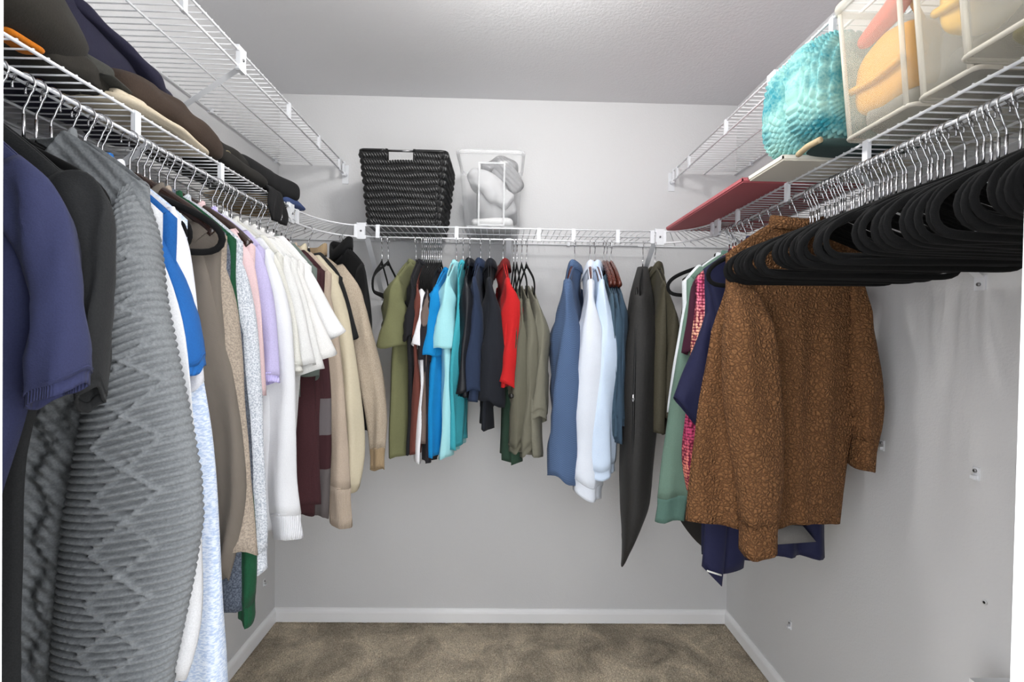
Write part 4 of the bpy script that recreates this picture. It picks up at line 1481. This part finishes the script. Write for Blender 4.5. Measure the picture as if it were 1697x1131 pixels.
def basket():
    root = empty('wicker_basket', (0, 0, 0))
    tag(root, 'black woven wicker basket with a cut-out handle on back shelf', 'basket')
    mw = plain('black_wicker', (26, 26, 27), .32, bump=.3, bscale=300)
    mwl = plain('black_wicker_stake', (44, 44, 46), .35)
    zb_, zt_ = ZS, 2.072
    yb0, yb1, yt0, yt1 = 1.955, 2.215, 1.930, 2.235

    def rect(t):       # x0,x1,y0,y1 at height fraction t
        return (-.548 * (1 - t) - .578 * t, -.262 * (1 - t) - .232 * t, yb0 * (1 - t) + yt0 * t, yb1 * (1 - t) + yt1 * t)

    def ringpts(t, n, r=.02):
        x0, x1, y0, y1 = rect(t)
        cs = [(x1 - r, y0 + r, -90), (x1 - r, y1 - r, 0), (x0 + r, y1 - r, 90), (x0 + r, y0 + r, 180)]
        P = []
        for cx, cy, a0 in cs:
            for a in np.linspace(a0, a0 + 90, 6):
                P.append((cx + r * math.cos(math.radians(a)), cy + r * math.sin(math.radians(a))))
        P.append(P[0])
        P = np.array(P)
        d = np.r_[0, np.cumsum(np.linalg.norm(np.diff(P, axis=0), axis=1))]
        tt = np.linspace(0, d[-1], n, endpoint=False)
        return np.stack([np.interp(tt, d, P[:, 0]), np.interp(tt, d, P[:, 1])], 1), d[-1]
    rows = 11
    H = zt_ - zb_
    n = 760
    xc = (rect(1)[0] + rect(1)[1]) / 2
    for k_ in range(rows):
        t0, t1 = (k_ + .02) / rows, (k_ + .98) / rows
        prof = np.linspace(0, 1, 7)
        V = []
        for p_ in prof:
            t = t0 + (t1 - t0) * p_
            R_, per = ringpts(t, n)
            ctr = np.array([(rect(t)[0] + rect(t)[1]) / 2, (rect(t)[2] + rect(t)[3]) / 2])
            i_ = np.arange(n)
            rip = np.abs(np.sin(math.pi * i_ * per / n / .0105 + (k_ % 2) * 1.57))
            wob = .0015 * np.sin(i_ * .09 + k_ * 2)
            out = .0085 * math.sin(math.pi * p_) ** .7 * (.05 + .95 * rip) + wob
            dr = R_ - np.roll(R_, 1, 0)
            nrm = np.stack([dr[:, 1], -dr[:, 0]], 1)
            nrm /= np.linalg.norm(nrm, axis=1)[:, None]
            q = R_ + nrm * out[:, None]
            z = zb_ + H * t + .003 * np.sin(i_ * .035 + k_)
            V.append(np.stack([q[:, 0], q[:, 1], z], 1))
        V = np.array(V)
        F = []
        hole = (V[3, :, 1] < 1.99) & (np.abs(V[3, :, 0] - xc + .01) < .052) if k_ in (rows - 2, rows - 1) else np.zeros(n, bool)
        for r in range(6):
            for c in range(n):
                if k_ == rows - 1 and hole[c]:
                    continue
                if k_ == rows - 2 and hole[c] and r >= 3:
                    continue
                b_ = (c + 1) % n
                F.append((r * n + c, r * n + b_, (r + 1) * n + b_, (r + 1) * n + c))
        mobj('weaver', V.reshape(-1, 3), F, mw, root)
    V = []
    for t in (.01, .86, .99):
        R_, per = ringpts(t, 120)
        ctr = R_.mean(0)
        V += [(x + (ctr[0] - x) * .02, y + (ctr[1] - y) * .02, zb_ + H * t) for x, y in R_]
    F = [f for f in grid_faces(3, 120) if not (f[0] >= 120 and V[f[0]][1] < 1.96 and abs(V[f[0]][0] - xc + .01) < .054)]
    mobj('liner', V, F, mw, root)
    # rim and handle bar
    for t, nm, rr in ((1.0, 'rim', .006), (.005, 'base_ring', .005)):
        R_, per = ringpts(t, 90)
        pts = [(x, y, zb_ + H * t + (0 if t > .5 else .003)) for x, y in R_]
        if nm == 'rim':
            keep = [p_ for p_ in pts if not (p_[1] < 1.95 and abs(p_[0] - xc + .01) < .050)]
            i0 = max(range(len(keep)), key=lambda i: math.dist(keep[i], keep[i - 1]))
            keep = keep[i0:] + keep[:i0]
            V, F = tube(keep, rr, 8)
        else:
            V, F = tube(pts, rr, 8, closed=True)
        mobj(nm, V, F, mw, root)
    V, F = tube([(xc - .068, yt0 + .002, zt_ - .001), (xc + .052, yt0 + .002, zt_ - .001)], .0045, 8)
    mobj('handle', V, F, plain('steel_handle', (120, 120, 122), .3, metal=1.0), root)
    for sx in (-1, 1):
        V, F = tube([(xc - .01 + sx * .055, yt0 + .004, zt_ - .040), (xc - .01 + sx * .055, yt0 + .002, zt_ + .006)], .006, 8)
        mobj('handle_wrap', V, F, mw, root)
    x0, x1, y0, y1 = rect(0)
    MB().box(x0 + .004, x1 - .004, y0 + .004, y1 - .004, zb_ + .001, zb_ + .006).build('base', mw, root)
    return root


basket()

# ---- storage bins


def bin_shell(root, c0, c1, b0, b1, z0, z1, mat, emat, r=.02, yt=.5, thick=.003, rim=.012, panel=None, foot=True):
    """tapered open bin: (c0..c1, b0..b1) bottom x/y ranges; grows by 'rim' towards the top"""
    g = .028

    def ring(x0, x1, y0, y1, rr, n=6):
        P = []
        for cx, cy, a0 in ((x1 - rr, y0 + rr, -90), (x1 - rr, y1 - rr, 0), (x0 + rr, y1 - rr, 90), (x0 + rr, y0 + rr, 180)):
            for a in np.linspace(a0, a0 + 90, n):
                P.append((cx + rr * math.cos(math.radians(a)), cy + rr * math.sin(math.radians(a))))
        return P
    rows = []
    for t in np.linspace(0, 1, 9):
        e = g * t
        rows.append([(x, y, z0 + (z1 - z0) * t) for x, y in ring(c0 - e, c1 + e * .4, b0 - e * yt, b1 + e * yt, r)])
    nn = len(rows[0])
    V = [p for q in rows for p in q]
    F = grid_faces(len(rows), nn) + [tuple(range(nn))[::-1]]
    w = mobj('walls', V, F, mat, root)
    solid(w, thick)
    e = g
    rows = []
    for dx, dz in ((0, -.012), (rim * .8, -.010), (rim, 0), (rim * .8, .004), (0, .004)):
        rows.append([(x, y, z1 + dz) for x, y in ring(c0 - e - dx, c1 + e * .4 + dx, b0 - e * yt - dx * 2 * yt, b1 + e * yt + dx * 2 * yt, r + dx)])
    mobj('rim', [p for q in rows for p in q], grid_faces(5, nn), emat, root)
    if foot:
        V, F = tube([(x, y, z0 + .004) for x, y in ring(c0, c1, b0, b1, r)], .004, 6, closed=True)
        mobj('foot_ring', V, F, emat, root)
    return root


MC = plastic_clear('clear_plastic', (240, 242, 244), .05, .08)
root = pile('storage_bin', 'clear plastic bin filled with grey knitwear on back shelf', 'storage bin')
MCE = plastic_clear('clear_plastic_rim', (246, 248, 250), .25, .08)
bin_shell(root, -.160, .060, 1.965, 2.205, ZS, 2.085, MC, MCE)
# raised window panel on the aisle side
fr = MB()
for (x0, x1, z0, z1) in ((-.107, -.100, ZS + .01, 2.04), (-.006, .001, ZS + .01, 2.04), (-.107, .001, 2.035, 2.042), (-.107, .001, ZS + .008, ZS + .015)):
    d0 = 1.965 - .014 * (z0 - ZS) / .3
    d1 = 1.965 - .014 * (z1 - ZS) / .3
    fr.add([(x0, d0 - .005, z0), (x1, d0 - .005, z0), (x1, d0, z0), (x0, d0, z0), (x0, d1 - .005, z1), (x1, d1 - .005, z1), (x1, d1, z1), (x0, d1, z1)], BOXF)
fr.build('raised_panel', plastic_clear('clear_plastic_edge', (246, 248, 250), .35, .08), root)
GK = 'knitwear inside the clear bin'
o = pile('folded_sweater', 'mid grey ribbed sweater stuffed in top of clear bin', 'sweater', GK)
loft('fold', [(-.10, 2.06, 2.035), (-.02, 2.06, 2.055), (.055, 2.06, 2.025)], [.085, .09, .085], [.036, .048, .044], F_('grey_rib_k', (150, 150, 152), (112, 112, 114), kind='chunky', mixw=.5), o, seed=31, amp=.016, ex=.6, flatb=False)
loft('sleeve', [(-.05, 2.0, 2.035), (.02, 1.995, 2.0), (.06, 2.0, 1.94)], [.02, .022, .02], [.035, .04, .03], F_('grey_rib_k', (150, 150, 152)), o, seed=32, amp=.010, ex=.6, flatb=False)
o = pile('folded_shirt', 'light grey jersey top slumped diagonally in clear bin', 'shirt', GK)
loft('fold', [(-.15, 2.02, 2.02), (-.09, 2.02, 1.975), (-.02, 2.02, 1.935), (.03, 2.02, 1.90)], [.045, .05, .05, .04], [.05, .05, .052, .035], F_('light_grey_j', (198, 198, 200)), o, seed=33, amp=.018, ex=.55, fr=18, flatb=False)
o = pile('folded_shirt', 'medium grey jersey top filling the middle of clear bin', 'shirt', GK)
loft('fold', [(-.12, 2.09, 1.90), (-.04, 2.09, 1.90), (.04, 2.09, 1.93)], [.09, .09, .09], [.09, .09, .09], F_('mid_grey_j', (168, 168, 170)), o, seed=34, amp=.016, ex=.5, fr=18, flatb=False)
o = pile('folded_shirt', 'white top lying at the bottom of clear bin', 'shirt', GK)
loft('fold', [(-.14, 2.07, ZS + .03), (.04, 2.07, ZS + .03)], [.08, .08], [.022, .022], F_('white_j', (222, 222, 222)), o, seed=35, amp=.006, flatb=False)

# ---- right shelf
MT = plastic_clear('frosted_plastic', (236, 230, 214), .10, .25)
MTE = plastic_clear('frosted_plastic_edge', (244, 238, 224), .45, .25)
GB = 'frosted bins on the right shelf'
bins = [(.742, .875, 1.045, 2.062, 'frosted plastic bin holding a mustard bag next to the blanket'),
        (.742, .752, .862, 2.062, 'frosted plastic bin holding a yellow bag between two bins'),
        (.700, .560, .738, 2.062, 'frosted plastic bin holding a burgundy bag near the door')]
for x0, y0, y1, zt, lb in bins:
    root = pile('storage_bin', lb, 'storage bin', GB)
    bin_shell(root, x0, 1.045, y0, y1, ZS, zt, MT, MTE, r=.014, yt=.1)
    ed = MB()
    for yy in (y0 + .012, y1 - .012):
        ed.tube([(x0 + .001, yy, ZS + .006), (x0 - .027, yy + (yy - (y0 + y1) / 2) * .03, zt)], .0045, 6)
    ed.build('edge_rib', MTE, root, True)


def handbag(label, cat, c, w, d, h, mat, strapm=None):
    x, y, z = c
    root = pile('handbag', label, cat)
    loft('body', [(x, y - w / 2, z), (x, y, z), (x, y + w / 2, z)], [d / 2] * 3, [h / 2 * .8, h / 2, h / 2 * .8], mat, root, ex=.55, amp=.004, seed=int(x * 1000 + y * 77))
    V, F = tube(resample([(x - d * .5 - .002, y - w * .45, z - h * .1), (x - d * .53 - .003, y, z - h * .16), (x - d * .5 - .002, y + w * .45, z - h * .1)], 14, 1), .008, 8)
    mobj('flap_edge', V, F, mat, root)
    V, F = tube(resample([(x, y - w * .4, z + h * .35), (x, y - w * .2, z + h * .75), (x, y + w * .2, z + h * .75), (x, y + w * .4, z + h * .35)], 24, 2), .006, 8)
    mobj('strap', V, F, strapm or mat, root)
    return root


handbag('mustard yellow handbag inside the frosted bin by the blanket', 'handbag', (.795, .975, 1.905), .15, .085, .16, plain('mustard_leather', (222, 158, 44), .5, bump=.2))
handbag('yellow leather handbag inside the middle frosted bin', 'handbag', (.80, .805, 1.94), .085, .09, .13, plain('yellow_leather', (228, 176, 40), .5, bump=.2))
handbag('burgundy handbag inside the frosted bin nearest the doorway', 'handbag', (.775, .655, 1.97), .11, .09, .12, plain('burgundy_leather', (128, 42, 62), .5, bump=.2))
GI = 'things packed inside frosted bins'
o = pile('scarf', 'coral red scarf in frosted bin above the mustard handbag', 'scarf', GI)
loft('fold', [(.765, 1.04, 1.985), (.77, .96, 2.01), (.77, .89, 2.05)], [.016, .018, .016], [.016, .018, .016], F_('coral', (206, 84, 66)), o, seed=41, amp=.003, flatb=False)
o = pile('clutch_bag', 'grey canvas bag under the mustard handbag in frosted bin', 'bag', GI)
loft('body', [(.86, .90, ZS + .04), (.86, 1.03, ZS + .04)], [.09, .09], [.034, .034], F_('grey_canvas', (128, 126, 118)), o, seed=42, amp=.005)
o = pile('clutch_bag', 'dark grey bag under the yellow handbag in middle bin', 'bag', GI)
loft('body', [(.86, .77, ZS + .05), (.86, .85, ZS + .05)], [.09, .09], [.045, .045], F_('slate_canvas', (92, 92, 90)), o, seed=43, amp=.005)
o = pile('rolled_belt', 'rolled taupe leather belt atop the yellow handbag', 'belt', GI)
V, F = tube([(.80 + .034 * math.cos(a), .80, 2.03 + .034 * math.sin(a)) for a in np.linspace(0, 6.28, 40, endpoint=False)], .004, 8, closed=True, flat=((0, 1, 0), .02))
mobj('coil', V, F, plain('taupe_leather', (150, 124, 92), .5), o)
o = pile('clutch_bag', 'navy cloth bag beside the burgundy handbag', 'bag', GI)
loft('body', [(.80, .585, 1.97), (.80, .62, 1.96)], [.05, .05], [.06, .06], F_('navy_bag', (70, 74, 96)), o, seed=44, amp=.004, flatb=False)
o = pile('clutch_bag', 'olive clutch lying flat at bottom of the nearest bin', 'bag', GI)
loft('body', [(.84, .58, ZS + .025), (.84, .72, ZS + .025)], [.10, .10], [.02, .02], F_('olive_bag', (120, 112, 70)), o, seed=45, amp=.004)


def blanket():
    k = NT('aqua_yarn')
    k.b.inputs['Roughness'].default_value = .95
    tc = k.n('ShaderNodeTexCoord')
    n1 = k.n('ShaderNodeTexNoise', Scale=11.0, Detail=2.0)
    n2 = k.n('ShaderNodeTexNoise', Scale=160.0, Detail=2.0)
    mp = k.n('ShaderNodeMapping')
    mp.inputs['Scale'].default_value = (1, .5, 1.3)
    k.l(tc.outputs['Object'], mp.inputs['Vector'])
    k.l(mp.outputs['Vector'], n1.inputs['Vector'])
    k.l(tc.outputs['Object'], n2.inputs['Vector'])
    ad = k.n('ShaderNodeMath', operation='MULTIPLY_ADD')
    ad.inputs[1].default_value = .35
    k.l(n2.outputs['Fac'], ad.inputs[0])
    k.l(n1.outputs['Fac'], ad.inputs[2])
    cr = k.n('ShaderNodeValToRGB')
    cr.color_ramp.elements[0].position = .52
    cr.color_ramp.elements[0].color = rgb((40, 132, 146))
    cr.color_ramp.elements[1].position = .82
    cr.color_ramp.elements[1].color = rgb((156, 204, 196))
    k.l(ad.outputs[0], cr.inputs['Fac'])
    k.l(cr.outputs['Color'], k.b.inputs['Base Color'])
    root = pile('knitted_blanket', 'aqua chunky knitted blanket folded on the right shelf', 'blanket')
    m_, n_ = 170, 200

    def rel(a, t, q):
        v = t * 17
        row = math.floor(v)
        u = a / (2 * math.pi) * 48 + .5 * (row % 2)
        st = np.abs(np.sin(np.pi * u)) ** .7 * abs(math.sin(math.pi * v)) ** .7
        crease = -.018 * np.exp(-((t - .45 - .10 * np.sin(a * 1.0)) / .05) ** 2)
        return .013 * st + crease
    loft('folded_body', [(.86, 1.085, ZS + .160), (.85, 1.15, ZS + .160), (.85, 1.22, ZS + .156), (.86, 1.29, ZS + .150)], [.150, .165, .165, .150], [.118, .122, .120, .112], k.m, root, n=n_, m=m_, ex=.5, amp=.007, fr=9, seed=51, relief=rel, flatb=False)
    return root


blanket()
o = pile('canvas_bag', 'dark teal canvas bag under the aqua blanket with tan edge', 'bag')
loft('body', [(.82, 1.06, ZS + .010), (.82, 1.148, ZS + .010)], [.12, .11], [.010, .010], F_('teal_canvas', (52, 70, 68)), o, seed=55, amp=.003)
V, F = tube(resample([(.698, 1.062, ZS + .012), (.694, 1.10, ZS + .012), (.700, 1.145, ZS + .010)], 14, 1), .007, 8)
mobj('edge_binding', V, F, plain('tan_binding', (196, 176, 140), .7), o)


def flat_box(label, x0, x1, y0, y1, z0, z1, mat, liner, lidh=.03):
    root = pile('cardboard_box', label, 'box')
    MB().box(x0 + .003, x1 - .003, y0 + .003, y1 - .003, z0, z1).build('base', mat, root)
    mm = MB()
    mm.box(x0, x1, y0, y1, z1, z1 + .003)
    for a in ((x0, x0 + .003, y0, y1), (x1 - .003, x1, y0, y1), (x0, x1, y0, y0 + .003), (x0, x1, y1 - .003, y1)):
        mm.box(*a, z1 - lidh, z1)
    mm.build('lid', liner, root)
    return root


flat_box('maroon flat cardboard box jutting past the right shelf edge', .655, 1.0, 1.325, 1.945, ZS, ZS + .010, plain('maroon_card', (180, 92, 98), .6), plain('maroon_card_lid', (184, 98, 104), .6), .006)
flat_box('cream cardboard box between maroon box and aqua blanket', .668, 1.0, 1.155, 1.318, ZS, ZS + .010, plain('cream_card', (226, 220, 206), .7), plain('cream_card_lid', (232, 228, 216), .7), .006)

# ---- white paper bag standing by the right wall near the door (only its top edge shows)
root = pile('paper_bag', 'white paper bag standing by the right wall', 'paper bag')
pt = at_x(1606, 1124, .98)
x, y, z = pt
V = []
for t in (0, .5, 1):
    for (dx, dy) in ((0, 0), (.0, -.28), (.085, -.28), (.085, 0)):
        V.append((x + dx * (1 + .02 * t), y + dy * (1 + .02 * t), z * t))
sb_ = mobj('bag', V, grid_faces(3, 4) + [(3, 2, 1, 0)], plain('white_paper', (236, 236, 236), .7), root, False)
V, F = tube(resample([(x + .06, y - .08, z - .02), (x + .06, y - .10, z + .03), (x + .06, y - .16, z + .03), (x + .06, y - .18, z - .02)], 20, 2), .003, 6)
mobj('handle', V, F, plain('dark_cord', (40, 40, 42), .7), root)
